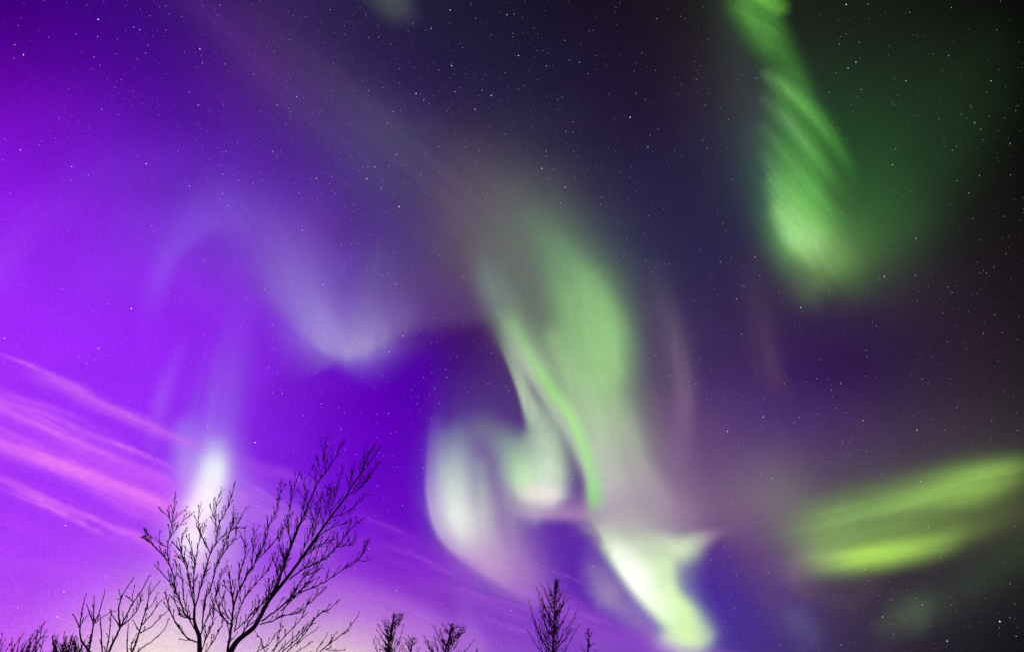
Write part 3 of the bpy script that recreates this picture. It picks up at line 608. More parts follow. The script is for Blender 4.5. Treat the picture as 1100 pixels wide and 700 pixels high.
# ------------------------------------------------------------------ stars
ICO_V = []
_t = (1 + 5 ** .5) / 2
for a in (-1, 1):
    for b in (-_t, _t):
        ICO_V += [(a, b, 0), (0, a, b), (b, 0, a)]
ICO_V = np.array(ICO_V, float); ICO_V /= np.linalg.norm(ICO_V[0])
from mathutils import Vector, geometry
import bmesh
_bm = bmesh.new()
bmesh.ops.create_icosphere(_bm, subdivisions=1, radius=1.0)
ICO_V = np.array([v.co[:] for v in _bm.verts]); ICO_F = np.array([[v.index for v in f.verts] for f in _bm.faces])
_bm.free()
SM = {'white': star_material('star_white', (1, .97, 1), 1.5),
      'blue': star_material('star_blue', (.40, .60, 1), 1.5),
      'orange': star_material('star_orange', (1, .55, .34), 1.4),
      'violet': star_material('star_violet', (.8, .62, 1), 1.1)}
R_ST = 21000.0
BR = [(25, 59, 'w', 1.2), (105.5, 21, 'w', 1.3), (214.7, 52.6, 'w', 1.2), (157, 176, 'w', 1.2), (81.5, 36.5, 'v', .9), (150, 32, 'w', .8), (147.6, 63.5, 'b', .8), (318.6, 104, 'w', 1), (297.6, 113, 'o', 1), (22, 161, 'w', .9),
      (77, 179, 'w', .9), (203.5, 200, 'w', .9), (213, 113, 'w', .8), (293, 163, 'b', .9), (340, 191.6, 'w', .9), (239, 208, 'w', .9), (245.5, 220.5, 'v', 1), (485, 70.7, 'w', 1.1), (447, 100.6, 'w', 1.1), (416.4, 132.5, 'b', 1.2),
      (426, 166, 'b', 1.3), (394, 192, 'w', 1.1), (402.6, 179.5, 'w', 1), (582, 181, 'w', 1.1), (677, 126, 'w', 1.3), (429, 222, 'w', 1.2), (452, 188, 'o', 1), (557, 60, 'w', 1), (483.5, 11, 'w', 1), (463, 31, 'o', .9),
      (527.5, 103, 'w', 1), (696, 158, 'b', 1.1), (607, 201, 'w', 1), (622.5, 67, 'b', .9), (587, 71, 'b', .9), (510, 117, 'w', .9), (544.6, 16, 'w', .9), (911, 73.5, 'b', 1.2), (919.5, 67, 'w', 1), (958.7, 177, 'w', 1.1),
      (962, 160, 'o', 1), (950, 297, 'w', 1.1), (825, 187, 'w', 1), (832, 217, 'w', 1.1), (791, 321, 'b', 1.2), (909, 5, 'w', 1.2), (1047, 132, 'w', 1), (813, 84, 'b', 1), (903, 229.5, 'o', 1), (1064.7, 87, 'w', .9),
      (1085, 154, 'b', .9), (973, 87, 'w', .9), (1019, 60, 'b', .9), (984, 256, 'w', 1), (860, 330, 'w', 1.1), (903, 411.6, 'b', 1), (781.6, 463, 'w', 1.1), (820, 447.5, 'w', 1), (985, 461.6, 'w', 1), (927, 451.7, 'o', 1.1),
      (811, 276, 'w', .9), (733.8, 595.6, 'w', 1.9), (997.5, 565.8, 'w', 1.5), (1074, 667, 'w', 1.5), (1017.5, 688, 'w', 1.2), (918, 559, 'w', 1.1), (988.7, 516.7, 'w', 1.2), (929.5, 611, 'o', 1.3), (905.5, 610.5, 'o', 1.1),
      (990.5, 649, 'w', 1.1), (826, 615, 'o', 1.1), (829, 513.5, 'w', 1.1), (948, 662, 'w', 1), (70.4, 564, 'w', 1.2), (223, 457.5, 'w', 1.2), (274, 475, 'w', 1.3), (106, 374, 'w', 1), (191, 471, 'w', 1.1), (5, 363, 'w', 1),
      (61.8, 662, 'w', 1.3), (68.7, 635, 'w', 1.1), (19, 652, 'w', .9), (114, 619, 'w', .9), (533, 484, 'w', 1.2), (577.5, 486.6, 'w', 1), (484.5, 578.6, 'w', .9), (576, 605, 'w', 1), (637, 608, 'w', 1), (696, 660.5, 'w', 1.2),
      (688, 666, 'o', 1), (786, 540, 'w', .9), (547, 539, 'b', 1), (615, 514, 'w', 1), (141, 331, 'w', 1.3), (346.6, 306, 'w', 1.1), (425, 305, 'w', .9), (433, 361, 'w', 1), (418, 378, 'w', .9), (324.6, 247, 'w', .9),
      (219, 280, 'b', 1), (428.6, 222, 'w', 1), (326, 338, 'b', .9), (425.8, 634, 'w', .8), (517, 615, 'w', .9), (549, 655, 'w', .9), (397, 589, 'w', .9)]
rng = random.Random(77)
cols = {'w': 'white', 'b': 'blue', 'o': 'orange', 'v': 'violet'}
stars = [(x, y, cols[c], 0.40 * s) for x, y, c, s in BR]
n = 0
while n < 4600:
    x = rng.uniform(-60, 1160); y = rng.uniform(-50, 715)
    dens = (0.12 if x < 260 else 0.22) + 0.78 * math.exp(-(((x - 440) * .8 + (y - 190) * -.55) / 170) ** 2) * (1 if y < 420 else .5)
    if x > 560: dens = max(dens, .30)
    if 440 < x < 700 and y > 200: dens = max(dens, .5)
    dens *= .35 + 1.3 * float(fbm(np.array([x / 34.0]), np.array([y / 34.0]), 9)[0]) ** 1.6
    if rng.random() > dens: continue
    u = rng.random()
    s = 0.105 + 0.16 * u ** 3.4 + (0.06 if rng.random() < .02 else 0)
    stars.append((x, y, rng.choices(['white', 'blue', 'orange', 'violet'], [5, 2.2, 1.2, 2.6])[0], s)); n += 1
stars.sort(key=lambda s: -s[3])
special = {(733.8, 595.6): 'brightest white star, glittering inside the white green forked glow',
           (997.5, 565.8): 'bright white star between the two yellow green bands at right',
           (1074, 667): 'bright white star in the dark lower right corner',
           (1017.5, 688): 'white star near the bottom edge in the lower right',
           (677, 126): 'bright white star alone in the dark sky between centre and upper right curtain',
           (105.5, 21): 'bright white star near the top edge at upper left',
           (141, 331): 'bright white star in the open violet sky left of the lavender arc',
           (274, 475): 'white star in the violet sky just right of the glowing pillar',
           (61.8, 662): 'white star above the thickets in the lower left corner',
           (929.5, 611): 'orange star under the lower yellow green band',
           (533, 484): 'white star between the lilac fold and the pale green lobe'}
nb = 300
star_mesh = {}
for c, m in SM.items():
    me = bpy.data.meshes.new('star'); me.from_pydata([tuple(v) for v in ICO_V], [], [tuple(int(i) for i in f) for f in ICO_F]); me.materials.append(m)
    star_mesh[c] = me
for x, y, c, s in stars[:nb]:
    d = sky_dir([x], [y])[0]
    o = bpy.data.objects.new('star', star_mesh[c]); COL.objects.link(o)
    o.location = EYE + d * R_ST
    k = s * R_ST / FPX / math.sqrt(1 + ((x - 550) / FPX) ** 2 + ((350 - y) / FPX) ** 2)
    o.scale = (k, k, k)
    lb = special.get((x, y), 'small bright %s star in the night sky' % {'violet': 'violet tinted'}.get(c, c))
    tag(o, lb, 'star', 'bright stars of the night sky')
for c in SM:
    rest = [s for s in stars[nb:] if s[2] == c]
    d = sky_dir([s[0] for s in rest], [s[1] for s in rest]) * R_ST + EYE
    vv, ff = [], []
    for i, (x, y, _, s) in enumerate(rest):
        k = s * R_ST / FPX / math.sqrt(1 + ((x - 550) / FPX) ** 2 + ((350 - y) / FPX) ** 2)
        vv.append(d[i] + ICO_V * k); ff.append(ICO_F + i * len(ICO_V))
    if c == 'white': SV, SF, SI = vv, ff, [0] * len(rest)
    base = 0
    star_mesh[c + '_rest'] = (np.vstack(vv), np.vstack(ff))
V = []; F = []; MI = []; off = 0
for mi, c in enumerate(SM):
    v, f = star_mesh[c + '_rest']; V.append(v); F.append(f + off); MI += [mi] * len(f); off += len(v)
o = mesh_object('faint_stars', np.vstack(V), np.vstack(F), SM['white'])
for c in ('blue', 'orange', 'violet'): o.data.materials.append(SM[c])
o.data.polygons.foreach_set('material_index', MI)
tag(o, 'faint star field scattered over the whole sky', None, kind='stuff')
# ------------------------------------------------------------------ bare trees
BARK = rough_material('dark_bark', (0.12, 0.075, 0.05), (0.26, 0.18, 0.13), 40.0, 0.6)
TWIG = rough_material('twig_bark', (0.16, 0.07, 0.055), (0.28, 0.15, 0.11), 60.0, 0.4)


def place(x, y, z, dist):
    """chart position x, y and depth offset z (same units) at horizontal distance dist -> point"""
    v = FWD + (x - 550.0) / FPX * RIGHT + (350.0 - y) / FPX * UP
    h = math.hypot(v[0], v[1])
    return EYE + v / h * (dist * (1 + z / FPX))


class Tubes:
    def __init__(self):
        self.v = []; self.f = []

    def add(self, pts, radii, n=5):
        pts = np.asarray(pts, float); m = len(pts)
        if m < 2: return
        t = np.gradient(pts, axis=0); t /= np.linalg.norm(t, axis=1, keepdims=True) + 1e-12
        base = len(self.v)
        a = np.cross(t[0], [0.1, 1.0, 0.05]); a /= np.linalg.norm(a)
        for i in range(m):
            a = a - t[i] * np.dot(a, t[i]); a /= np.linalg.norm(a); b = np.cross(t[i], a)
            for k in range(n):
                w = 2 * math.pi * k / n
                self.v.append(pts[i] + radii[i] * (a * math.cos(w) + b * math.sin(w)))
        for i in range(m - 1):
            for k in range(n):
                p = base + i * n + k; q = base + i * n + (k + 1) % n
                self.f.append((p, q, q + n, p + n))
        self.f.append(tuple(base + k for k in range(n))[::-1])
        self.f.append(tuple(base + (m - 1) * n + k for k in range(n)))

    def build(self, name, mat, parent, org):
        return mesh_object(name, np.array(self.v) - org, self.f, mat, parent)


def grow(tb, dist, p, d, L, r, depth, R, up=0.25, wig=0.16, spread=36, fork=0.5, bud=True):
    """a twig in chart space (x right, y down, z away) from p along d, with side twigs"""
    n = max(3, int(L / 3.2)); pts = [p.copy()]; dd = d / np.linalg.norm(d)
    for i in range(n):
        dd = dd + np.array([R.gauss(0, wig), R.gauss(0, wig) - up * 0.12, R.gauss(0, wig)])
        dd /= np.linalg.norm(dd)
        pts.append(pts[-1] + dd * L / n)
    P = np.array(pts)
    rr = np.linspace(r, max(0.17, r * .5), n + 1)
    # small knuckles where buds and shoots sit
    rr = rr * np.array([1.0 if R.random() < .7 else R.uniform(1.15, 1.5) for _ in rr])
    if bud: rr[-1] = max(rr[-1], .34) * R.uniform(1.0, 1.5)
    W = [place(q[0], q[1], q[2], dist) for q in P]
    px = dist / FPX * math.cos(math.radians(15))
    tb.add(W, rr * px, 4)
    if depth <= 0 or L < 5: return
    k = 1; s = R.choice([-1, 1])
    for i in range(1, n):
        if R.random() < fork:
            a = math.radians(R.uniform(spread * .6, spread * 1.25)); az = R.uniform(-1.1, 1.1) + (0 if s > 0 else math.pi)
            t = P[i] - P[i - 1]; t /= np.linalg.norm(t)
            e1 = np.cross(t, [0, 0, 1.0]); e1 /= np.linalg.norm(e1) + 1e-9; e2 = np.cross(t, e1)
            nd = t * math.cos(a) + (e1 * math.cos(az) + e2 * math.sin(az)) * math.sin(a)
            grow(tb, dist, P[i], nd, L * R.uniform(.28, .55) * (1 - .45 * i / n), rr[i] * .75, depth - 1, R, up, wig, spread, fork, bud)
            s = -s


def limb_points(pts, R, z0=0.0, z1=0.0, jit=0.5):
    c = smooth([(x, y, r) for x, y, r in pts], 6)
    n = len(c); z = np.linspace(z0, z1, n)
    q = np.stack([c[:, 0] + [R.gauss(0, jit) * .35 for _ in range(n)], c[:, 1] + [R.gauss(0, jit) * .5 for _ in range(n)], z], 1)
    return q, c[:, 2]


def tree(base_name, label, dist, trunk, limbs, seed, dens=1.0, tw=(9, 26), group=None, spread=22, cat='tree', depth=2, bud=True, wig=.11, upw=.8, thick=.54):
    """trunk: [(x, y, radius)]; limbs: (points, z_end, twig density)"""
    R = random.Random(seed)
    px = dist / FPX * math.cos(math.radians(15))
    # foot of the trunk straight under its lowest drawn point
    q, rr = limb_points(trunk, R, jit=0.15)
    low = place(*q[0], dist)
    foot = np.array([low[0] - (low[0]) * 0.0, low[1], -0.25])
    root = bpy.data.objects.new(base_name, None); COL.objects.link(root)
    root.location = (foot[0], foot[1], 0.0); org = np.array([foot[0], foot[1], 0.0])
    tag(root, label, cat, group)
    tb = Tubes()
    W = [place(*p, dist) for p in q]
    K = 8
    down = [foot + (low - foot) * (k / K) + np.array([math.sin(k * 1.7) * .012, 0, 0]) * (1 if k < K else 0) for k in range(K)]
    rd = [rr[0] * px * (1.9 if k == 0 else 1.45 - .4 * k / K) for k in range(K)]
    tb.add(down + W, rd + [r * px for r in rr], 9)
    tb.build('trunk', BARK, root, org)
    crown = Tubes()

    def twigs(tbs, q, rr, density, start=.15):
        n = len(q); L = 0; s = 1
        seg = np.linalg.norm(np.diff(q, axis=0), axis=1); tot = seg.sum(); acc = 0; nxt = tot * start
        for i in range(n - 1):
            acc += seg[i]
            if acc > nxt:
                nxt = acc + R.uniform(3.0, 8.0) / (density * dens)
                t = (q[i + 1] - q[i]) / (seg[i] + 1e-9)
                a = math.radians(R.uniform(spread * .6, spread * 1.3)); az = R.uniform(-1.0, 1.0) + (0 if s > 0 else math.pi)
                e1 = np.cross(t, [0, 0, 1.0]); e1 /= np.linalg.norm(e1) + 1e-9; e2 = np.cross(t, e1)
                nd = t * math.cos(a) + (e1 * math.cos(az) + e2 * math.sin(az)) * math.sin(a)
                nd[1] -= .18
                f = acc / tot
                ln = min(R.uniform(*tw) * (1.1 - .55 * f), tot * .8)
                grow(tbs, dist, q[i], nd, ln, min(.38, rr[i] * .6), depth, R, spread=spread, bud=bud, wig=wig, up=upw)
                s = -s
    for pts, z1, de in limbs:
        q2, r2 = limb_points(pts, R, 0 if z1 == 0 else z1 * .15, z1); r2 = r2 * thick
        lt = Tubes(); lt.add([place(*p, dist) for p in q2], r2 * px, 7)
        lo = lt.build('limb', BARK, root, org)
        t2 = Tubes(); twigs(t2, q2, r2 / thick, de)
        # the growing tip
        grow(t2, dist, q2[-1], q2[-1] - q2[-3], min(6, .5 * np.linalg.norm(q2[-1] - q2[0])), r2[-1], 1, R, spread=spread, bud=bud, wig=wig)
        if t2.v: t2.build('twigs', TWIG, lo, org)
    return root


def L_(pts, r0, r1, z=0.0, de=1.0):
    n = len(pts)
    return ([(x, y, r0 + (r1 - r0) * (i / (n - 1)) ** .8) for i, (x, y) in enumerate(pts)], z, de)


# upright many-stemmed birch in front of the white pillar
tree('birch_tree', 'bare upright tree with many thin stems in front of the white glowing pillar', 8.2,
     [(215, 735, 2.2), (214.4, 700, 1.9), (214, 684, 1.6), (211, 675, 1.35), (208.6, 665, 1.1), (209, 652, .9)],
     [L_([(209, 652), (206.5, 640), (201.4, 614), (201, 606), (194, 593), (188.5, 585)], 1.1, .5, 8),
      L_([(201.4, 612), (195, 594), (195.6, 576), (199, 569)], .8, .45, -14),
      L_([(209, 652), (211, 647), (217, 625), (221, 612), (226, 594), (232, 582), (233.5, 571), (236, 561), (241, 552), (246, 540), (251.5, 522)], 1.3, .5, -6, 1.1),
      L_([(226, 594), (220.7, 583), (214, 571), (213, 557), (215, 544)], .8, .45, 6),
      L_([(233.5, 571), (231, 557), (230, 548), (234, 536), (238, 529)], .7, .42, 10),
      L_([(214, 684), (217, 677), (218, 661), (221, 643), (226, 632), (231, 612), (233.6, 605), (240, 587), (247.7, 570), (249.6, 562), (251, 549)], 1.2, .45, 14, 1.0),
      L_([(233.6, 605), (243, 590), (253, 577), (254, 572)], .7, .42, 24),
      L_([(247.7, 570), (255, 562), (263, 548)], .6, .4, 22),
      L_([(232, 583), (241, 574), (250, 568), (260, 566)], .7, .42, -22),
      L_([(208.6, 665), (199.5, 660), (193.7, 646), (188.6, 633), (186.6, 620), (184, 611), (181, 602), (180, 589), (181.5, 579), (184.7, 562), (186.6, 549), (187.7, 534)], 1.2, .45, -10, .8),
      L_([(188.6, 632), (179.6, 621.6), (169, 610)], .8, .5, -22, .5),
      L_([(181, 602), (171.9, 593), (162.9, 584), (155, 578.5)], .8, .45, -20, .9),
      L_([(166, 587), (158, 579), (155.8, 570)], .55, .4, -24, .6),
      L_([(180, 587), (171, 583), (163, 576)], .55, .4, 12, .5),
      L_([(181.5, 579), (188.6, 569), (197, 559), (204, 553)], .7, .42, 8, .8),
      L_([(184.7, 562), (192, 552), (197.6, 547.6)], .6, .4, -4, .5),
      L_([(184.7, 562), (179.6, 553), (174.4, 549.6)], .6, .4, 6, .7),
      L_([(214, 690), (205, 687), (197.6, 680.7), (187, 665), (181, 651), (178, 638)], 1.1, .6, -30, .35),
      L_([(208, 665), (195, 661), (188.6, 647), (186, 642)], .7, .42, 20, .5),
      L_([(209, 650), (208, 625), (209, 605), (205, 587), (201, 576.6)], .9, .45, 26),
      L_([(209, 607), (214, 582), (218, 569), (221, 562)], .7, .42, 30, .8),
      L_([(212, 680), (203, 664), (197, 640), (196, 622), (190, 606)], .8, .45, 36, .8),
      L_([(217, 677), (224, 660), (231, 640), (236, 622), (243, 606)], .8, .42, 40, .9),
      L_([(216, 700), (222, 684), (228, 668), (229, 655), (232, 642)], .9, .45, 22, 1.0),
      L_([(216, 708), (228, 690), (238, 672), (240, 662)], .8, .42, -20, 1.0),
      ], 11, 1.6, (7, 21), 'large bare trees at left')

# leaning tree with the long branch to the upper right
tree('birch_tree', 'largest bare tree with a thick trunk leaning to the upper right', 8.8,
     [(238, 745, 3.4), (242, 715, 3.0), (249, 697, 2.5), (257, 686, 2.2), (272, 674, 2.0), (280, 661, 1.85), (288, 646, 1.75), (297, 634, 1.65), (307, 622, 1.5), (319, 606, 1.3), (334, 585, 1.3), (345, 569, 1.15), (353.7, 557, 1.05), (371.7, 533, .85), (377, 523, .75), (389.7, 506, .8), (397.4, 495.7, .6), (409.6, 478, .45)],
     [L_([(243, 708), (246.7, 684.6), (249, 670), (250.6, 652), (255, 637), (259.6, 629), (268.6, 611)], 2.0, 1.0, -6, .8),
      L_([(259, 630), (264, 619), (275.4, 601.7), (283.4, 583), (289, 565), (297, 546), (300, 530), (302, 520)], 1.1, .45, -12),
      L_([(275.4, 601.7), (285.7, 591), (296, 579), (303, 570)], .75, .42, -20, .8),
      L_([(257, 632), (257, 619), (263, 597), (264, 586), (259.4, 575)], .85, .42, 12),
      L_([(270, 609), (273, 583), (273, 567)], .7, .42, 16, .9),
      L_([(249, 672), (239, 661), (232, 643), (234.5, 632)], .8, .45, -20, .6),
      L_([(248, 666), (241, 655), (236.4, 638)], .75, .42, 8, .7),
      L_([(250.6, 652), (248, 629), (245.4, 612.6)], .85, .45, 14, .9),
      L_([(252, 676), (257, 655), (264.7, 638), (279, 621.6), (288, 611), (294, 598)], 1.0, .45, 22),
      L_([(251, 678), (266, 664), (279, 650), (287, 640)], .9, .45, -24, .8),
      L_([(257, 686), (270, 664), (284, 645), (290, 636), (296, 618)], 1.2, .6, 30, .9),
      L_([(288, 646), (296, 630), (302, 615), (311, 592), (319, 570.6), (326.7, 552.6), (332, 539), (341, 520), (350, 506), (361.4, 489), (367.6, 474)], 2.2, .5, 24, .9),
      L_([(350, 506), (348.6, 490.6), (349, 475)], .6, .42, 24, 1.2),
      L_([(341, 520), (338, 506), (334.5, 503)], .55, .4, 20, .6),
      L_([(345, 513), (343, 502), (341.5, 492)], .5, .4, 30, .5),
      L_([(332, 545), (345, 536), (357, 526)], .6, .4, 34, .5),
      L_([(297, 632), (301.7, 617.7), (312, 585.7), (320, 565), (330, 547)], 1.8, .6, -20),
      L_([(312, 586), (309.7, 566), (311.4, 542), (314, 530), (319, 514)], .9, .42, -26, 1.1),
      L_([(326, 555), (327, 540), (328, 528), (324, 511)], .6, .4, -12, .6),
      L_([(281, 666.5), (294, 657.5), (309.7, 644.7), (320, 637), (335, 631), (349, 624.3), (364, 614), (384.6, 601), (393.6, 584.7)], 1.5, .6, -30, .7),
      L_([(384.6, 601), (389, 602), (393, 602.7)], .55, .45, -34, .2),
      L_([(311, 622), (326.7, 610), (343.4, 602.7), (355, 593.7), (362.7, 586), (374, 570.6), (387, 559.6)], 1.3, .5, -34, .9),
      L_([(360, 588), (374, 584.7), (382.6, 578)], .6, .42, -40, .6),
      L_([(302, 656), (317.7, 638.7), (334.4, 620.7), (342, 606.6), (347, 596), (357.6, 577)], 1.1, .42, 30, .8),
      L_([(319, 608), (332, 590), (344.7, 574), (352.4, 568), (373, 562), (372, 572)], 1.0, .42, -44, .8),
      L_([(353, 557), (371.7, 549.7), (382, 543), (394, 529)], .8, .42, -26, .9),
      L_([(371, 533), (382, 526.6), (392, 517.6), (405, 499.6)], .9, .42, 20, 1.3),
      L_([(375, 525), (376, 519), (380, 499.6)], .8, .42, -18, 1.4),
      L_([(384, 513), (391, 500), (396, 488), (400, 482)], .7, .42, 10, 1.4),
      L_([(353, 558), (360, 530), (367, 506.6)], .8, .42, 36, 1.1),
      L_([(345, 569), (353.7, 537), (355, 528), (350, 522.7)], .8, .42, 44, .9),
      L_([(334, 585), (339, 562), (344, 545), (345, 532)], .8, .42, 40, .9),
      L_([(319, 606), (330, 580), (337, 560), (340, 545)], 1.0, .42, 30, 1.2),
      L_([(307, 622), (305, 600), (300, 582), (303, 570)], .9, .42, 34, 1.0),
      L_([(326, 598), (340, 588), (352, 580), (356, 582)], .8, .42, -20, .9),
      L_([(279, 670), (293, 666.6), (302, 661), (320, 657.6), (333, 647), (345.7, 634.4)], 1.1, .5, -40, .7),
      L_([(292, 642), (299, 622), (297, 606), (303, 590)], .9, .42, 44, 1),
      L_([(268, 677), (282, 660), (288, 640), (289, 625)], .9, .42, 48, 1),
      L_([(309, 645), (322, 625), (334, 612), (341, 604)], .8, .42, -14, 1),
      ], 23, 1.9, (8, 25), 'large bare trees at left')

# low bush right of the leaning trunk
tree('bare_bush', 'low bare bush under the leaning tree reaching right over the yellow horizon glow', 7.4,
     [(300, 745, 2.2), (298, 720, 1.8), (297, 706, 1.4)],
     [L_([(292, 699), (306, 683), (320, 668), (325, 661), (333, 641)], 1.0, .5, 10),
      L_([(297, 706), (306, 697), (320, 684.6), (333, 669), (345.7, 657.6), (349, 655)], 1.1, .5, -8),
      L_([(299, 699), (313.5, 686), (326, 675), (334, 670)], .9, .45, 18, .9),
      L_([(303, 704), (310, 697.7), (325, 683), (341, 661), (353.4, 654), (361, 647)], 1.1, .55, -16, .8),
      L_([(318, 694), (327, 684), (339, 676)], .6, .5, -20, .3),
      L_([(320, 720), (344, 699), (355.7, 689.7), (371.7, 677), (384.3, 662)], 1.1, .6, -24, .5),
      L_([(354, 691), (357, 686), (360, 680.6)], .7, .5, -20, .3),
      L_([(349, 696.6), (357, 698.5), (367, 697.7)], .6, .45, -30, .3),
      L_([(334, 712), (340, 699), (350, 683)], .8, .5, -30, .4),
      L_([(290, 712), (284, 698), (281, 688), (276, 680)], .8, .45, 20, 1),
      L_([(290, 712), (296, 694), (300, 680), (302, 668)], .8, .45, 26, 1),
      L_([(268, 715), (276, 700), (290, 690), (300, 676)], .8, .45, 36, 1),
      L_([(300, 712), (318, 700), (332, 692)], .8, .45, 30, 1.2),
      ], 31, .9, (6, 15))

G = 'bare saplings along the lower left'
tree('bare_sapling', 'leftmost bare sapling with two upright forked shoots in the lower left', 10.0,
     [(104, 740, 2.0), (100, 710, 1.6), (96.7, 700, 1.3)],
     [L_([(96.7, 700), (87.7, 688), (85.8, 674), (87.7, 657.6), (91, 642)], 1.2, .5, 0, .25),
      L_([(85.8, 674), (83, 668), (81, 663)], .6, .5, -6, .2),
      L_([(87, 670), (92, 663), (95, 659)], .5, .4, 10, .4),
      L_([(95.4, 697), (98, 685), (100, 671.7), (100.5, 660), (101, 645)], 1.2, .5, 8, .25),
      L_([(100, 671), (105.7, 659), (112, 638)], .9, .5, -8, .25),
      L_([(99.5, 667), (94.8, 654)], .6, .45, 12, .2),
      L_([(103, 668), (112, 661), (120, 657)], .5, .4, 18, .4)], 41, .8, (5, 11), G, thick=.6)
tree('bare_sapling', 'middle bare sapling with long knobbly shoots in the lower left', 10.6,
     [(108, 745, 2.2), (112, 715, 1.9), (116, 701, 1.7)],
     [L_([(116, 701), (122, 688), (128.8, 674), (127.6, 662), (127.6, 652), (130, 643), (135, 633), (140.6, 624)], 1.5, .5, 4, .3),
      L_([(130, 643), (128.4, 636)], .55, .45, 10, .2),
      L_([(128.8, 674), (136, 660), (143, 647), (152, 634), (158.5, 621)], 1.2, .5, -8, .5),
      L_([(143, 647), (142, 640), (144, 633)], .6, .45, 4, .2),
      L_([(128.8, 673), (120, 659)], .7, .5, -10, .2),
      L_([(129, 673), (140, 664), (147, 655), (152, 643)], .9, .5, 14, 1.1),
      L_([(146, 657), (150, 648), (151, 640)], .6, .4, 20, 1.2),
      L_([(112, 715), (109.6, 699), (109, 680), (107.6, 664)], 1.1, .5, 16, .9),
      L_([(113, 708), (116, 690), (118, 675), (119, 660)], .9, .45, 24, 1.2)], 43, .8, (5, 12), G, thick=.6)
tree('bare_sapling', 'rightmost bare sapling with arching shoots beside the yellow horizon glow', 11.0,
     [(133, 745, 2.2), (138, 715, 1.8), (141.7, 701, 1.6)],
     [L_([(141.7, 701), (146, 690), (149.4, 679), (153, 666.6), (157, 653.7), (159.7, 639.6), (160, 630)], 1.4, .5, 0, .25),
      L_([(159.7, 639.6), (164, 634), (169, 627)], .6, .45, -8, .2),
      L_([(152, 671), (162, 660), (170, 648.6), (176, 642)], .9, .45, 10, .8),
      L_([(149, 680), (162, 673), (171, 664), (179.6, 656)], .9, .45, -14, .45),
      L_([(143, 706), (153, 695), (163.6, 688), (175, 677), (179.6, 669)], .9, .45, -20, .35),
      L_([(150, 678), (144, 668)], .6, .45, 12, .2),
      L_([(157, 655), (164, 648), (168, 640)], .6, .42, 16, .5),
      L_([(138, 712), (136.6, 698.7), (136.6, 686), (138, 671)], 1.0, .5, 18, .4),
      L_([(142, 704), (141, 692), (145, 684)], .7, .45, 26, .6)], 47, .8, (5, 10), G, thick=.6)


# ---- small far trees: a straight stem, rising limbs all round, twigs on each
def far_tree(name, label, dist, x, ytop, ybot, half, seed, n=34, lean=0.0, group=None, rise=58, tw=(4, 10), r=1.3, start=0.0, fine=1.0):
    R = random.Random(seed)
    H = ybot - ytop
    trunk = [(x - lean * 1.25, ybot + 40, r * 1.2), (x - lean, ybot, r), (x - lean * .5, ybot - H * .5, r * .6), (x, ytop, .4)]
    limbs = []
    for i in range(n):
        f = start + (1 - start) * ((i + R.random()) / n) ** 1.05 * .92
        bx = x - lean * (1 - f); by = ybot + 14 - (H + 14) * f
        az = R.uniform(0, 2 * math.pi)
        ln = half * (1.0 - f) ** .75 * R.uniform(.6, 1.2) + 1.2
        a = math.radians(rise + R.uniform(-9, 9))
        ex = bx + ln * math.cos(az) + lean * .2; ey = by - ln * math.tan(a) * .75
        ey = max(ey, by - (by - ytop) * .8 + R.uniform(-2, 2), ytop + 1)
        z = ln * math.sin(az)
        mx, my = bx + (ex - bx) * .55 + R.gauss(0, .6), by + (ey - by) * .42
        limbs.append(L_([(bx, by), (mx, my), (ex, ey)], .62 * fine, .3 * fine, z, 1.0))
    return tree(name, label, dist, trunk, limbs, seed, 1.5, tw, group, spread=24, depth=1, bud=False, wig=.08, thick=.62)


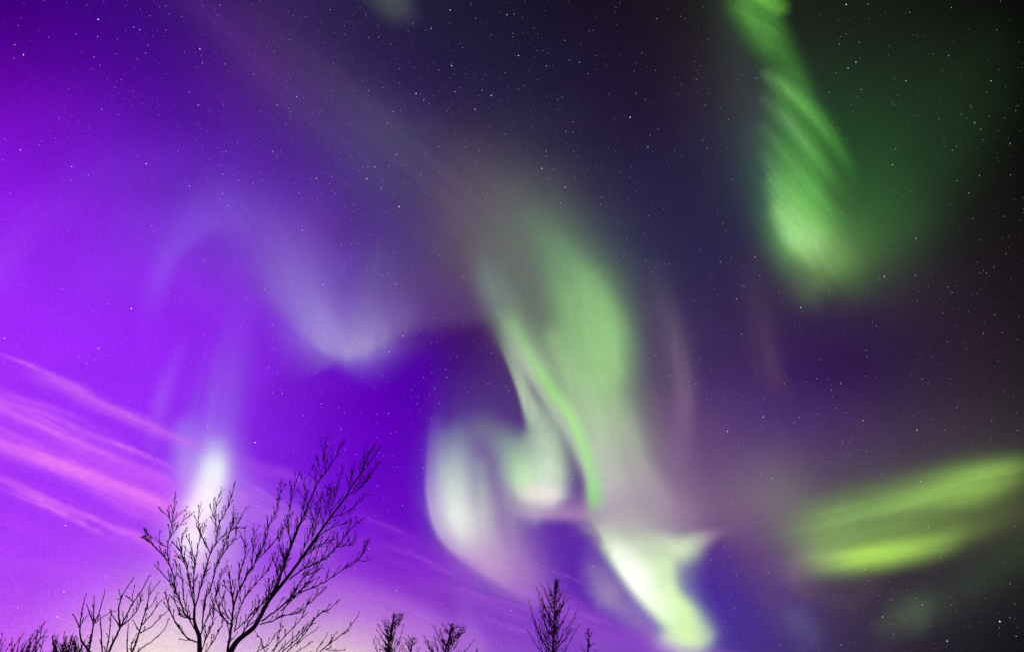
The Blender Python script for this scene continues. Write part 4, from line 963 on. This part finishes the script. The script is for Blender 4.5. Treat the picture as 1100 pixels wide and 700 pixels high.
far_tree('bare_tree', 'slender cone shaped bare tree standing alone at the bottom centre', 24.0, 597, 621, 700, 24, 51, 56, 3, None, 62, (4, 10), 1.15)
GF = 'small far trees along the bottom edge'
far_tree('bare_tree', 'small thin bare tree just right of the slender cone shaped tree', 26.0, 632.5, 674, 702, 7, 53, 9, 1, GF, 60, (3, 6), .9)
far_tree('bare_tree', 'small feathery bare tree at the bottom edge right of the big leaning tree', 22.0, 424, 658, 702, 18, 55, 34, 8, GF, 58, (5, 12), 1.2)
far_tree('bare_tree', 'small broad bare tree at the bottom edge, left of the lilac fold', 22.0, 486, 669, 706, 26, 57, 32, 9, GF, 50, (5, 12), 1.1)
far_tree('bare_tree', 'tiny bare treetop between the feathery tree and the broad tree', 24.0, 444, 683, 703, 12, 59, 16, 3, GF, 58, (3, 6), .8)
far_tree('bare_tree', 'tiny bare treetop showing just one spike between broad tree and cone tree', 24.0, 512.5, 696, 706, 4, 61, 4, 0, GF, 60, (2, 4), .8)

# ---- thickets in the lower left corner
def thicket(label, dist, stems, seed, group, dens=1.1, tw=(4, 9)):
    R = random.Random(seed)
    limbs = []
    x0 = sum(s[0] for s in stems) / len(stems)
    for bx, by, tx, ty in stems:
        mx, my = (bx + tx) / 2 + R.gauss(0, 1.0) - (tx - bx) * .08, (by + ty) / 2 + R.gauss(0, 1)
        limbs.append(L_([(bx, by), (mx, my), (tx, ty)], .62, .30, R.uniform(-22, 22), 1.0))
    return tree('bare_bush', label, dist, [(x0, 745, 2.0), (x0, 722, 1.8), (x0 + 1, 708, 1.2)], limbs, seed, dens, tw, group, spread=34, cat='bush', depth=2, bud=False, thick=.6, wig=.16)


R = random.Random(9)
GT = 'dense bushes in the lower left corner'
st = [(14 + 2.2 * i + R.gauss(0, 1.5), 712, 20 + 2.3 * i + R.gauss(0, 2.5), 700 - i * 2.1 + R.gauss(0, 2)) for i in range(12)]
st += [(24, 708, 44, 674), (28, 706, 46, 671), (30, 708, 48, 680), (32, 710, 49, 686), (20, 708, 40, 676), (16, 708, 24, 682), (12, 708, 20, 687)]
thicket('dense feathery bare bush leaning right near the lower left corner', 15.0, st, 71, GT, .9, (4, 8))
st = [(R.uniform(-14, 12), 712, R.uniform(-14, 13), R.uniform(688, 697)) for i in range(12)] + [(-8, 708, 2, 684)]
thicket('dark low bush cut by the left edge at the bottom corner', 14.0, st, 73, GT, 1.3)
st = [(R.uniform(56, 96), 714, 0, 0) for i in range(44)]
st = [(a, b, min(96, max(57, a + R.gauss(1, 8))), 686 + abs(R.gauss(0, 5)) + (3 if a > 84 else 0)) for a, b, _, _ in st] + [(64, 706, 59, 683), (66, 706, 69, 682), (74, 706, 77, 683)]
thicket('dark dense bare bush at the foot of the leftmost sapling', 12.6, st, 75, GT, 1.5, (4, 8))
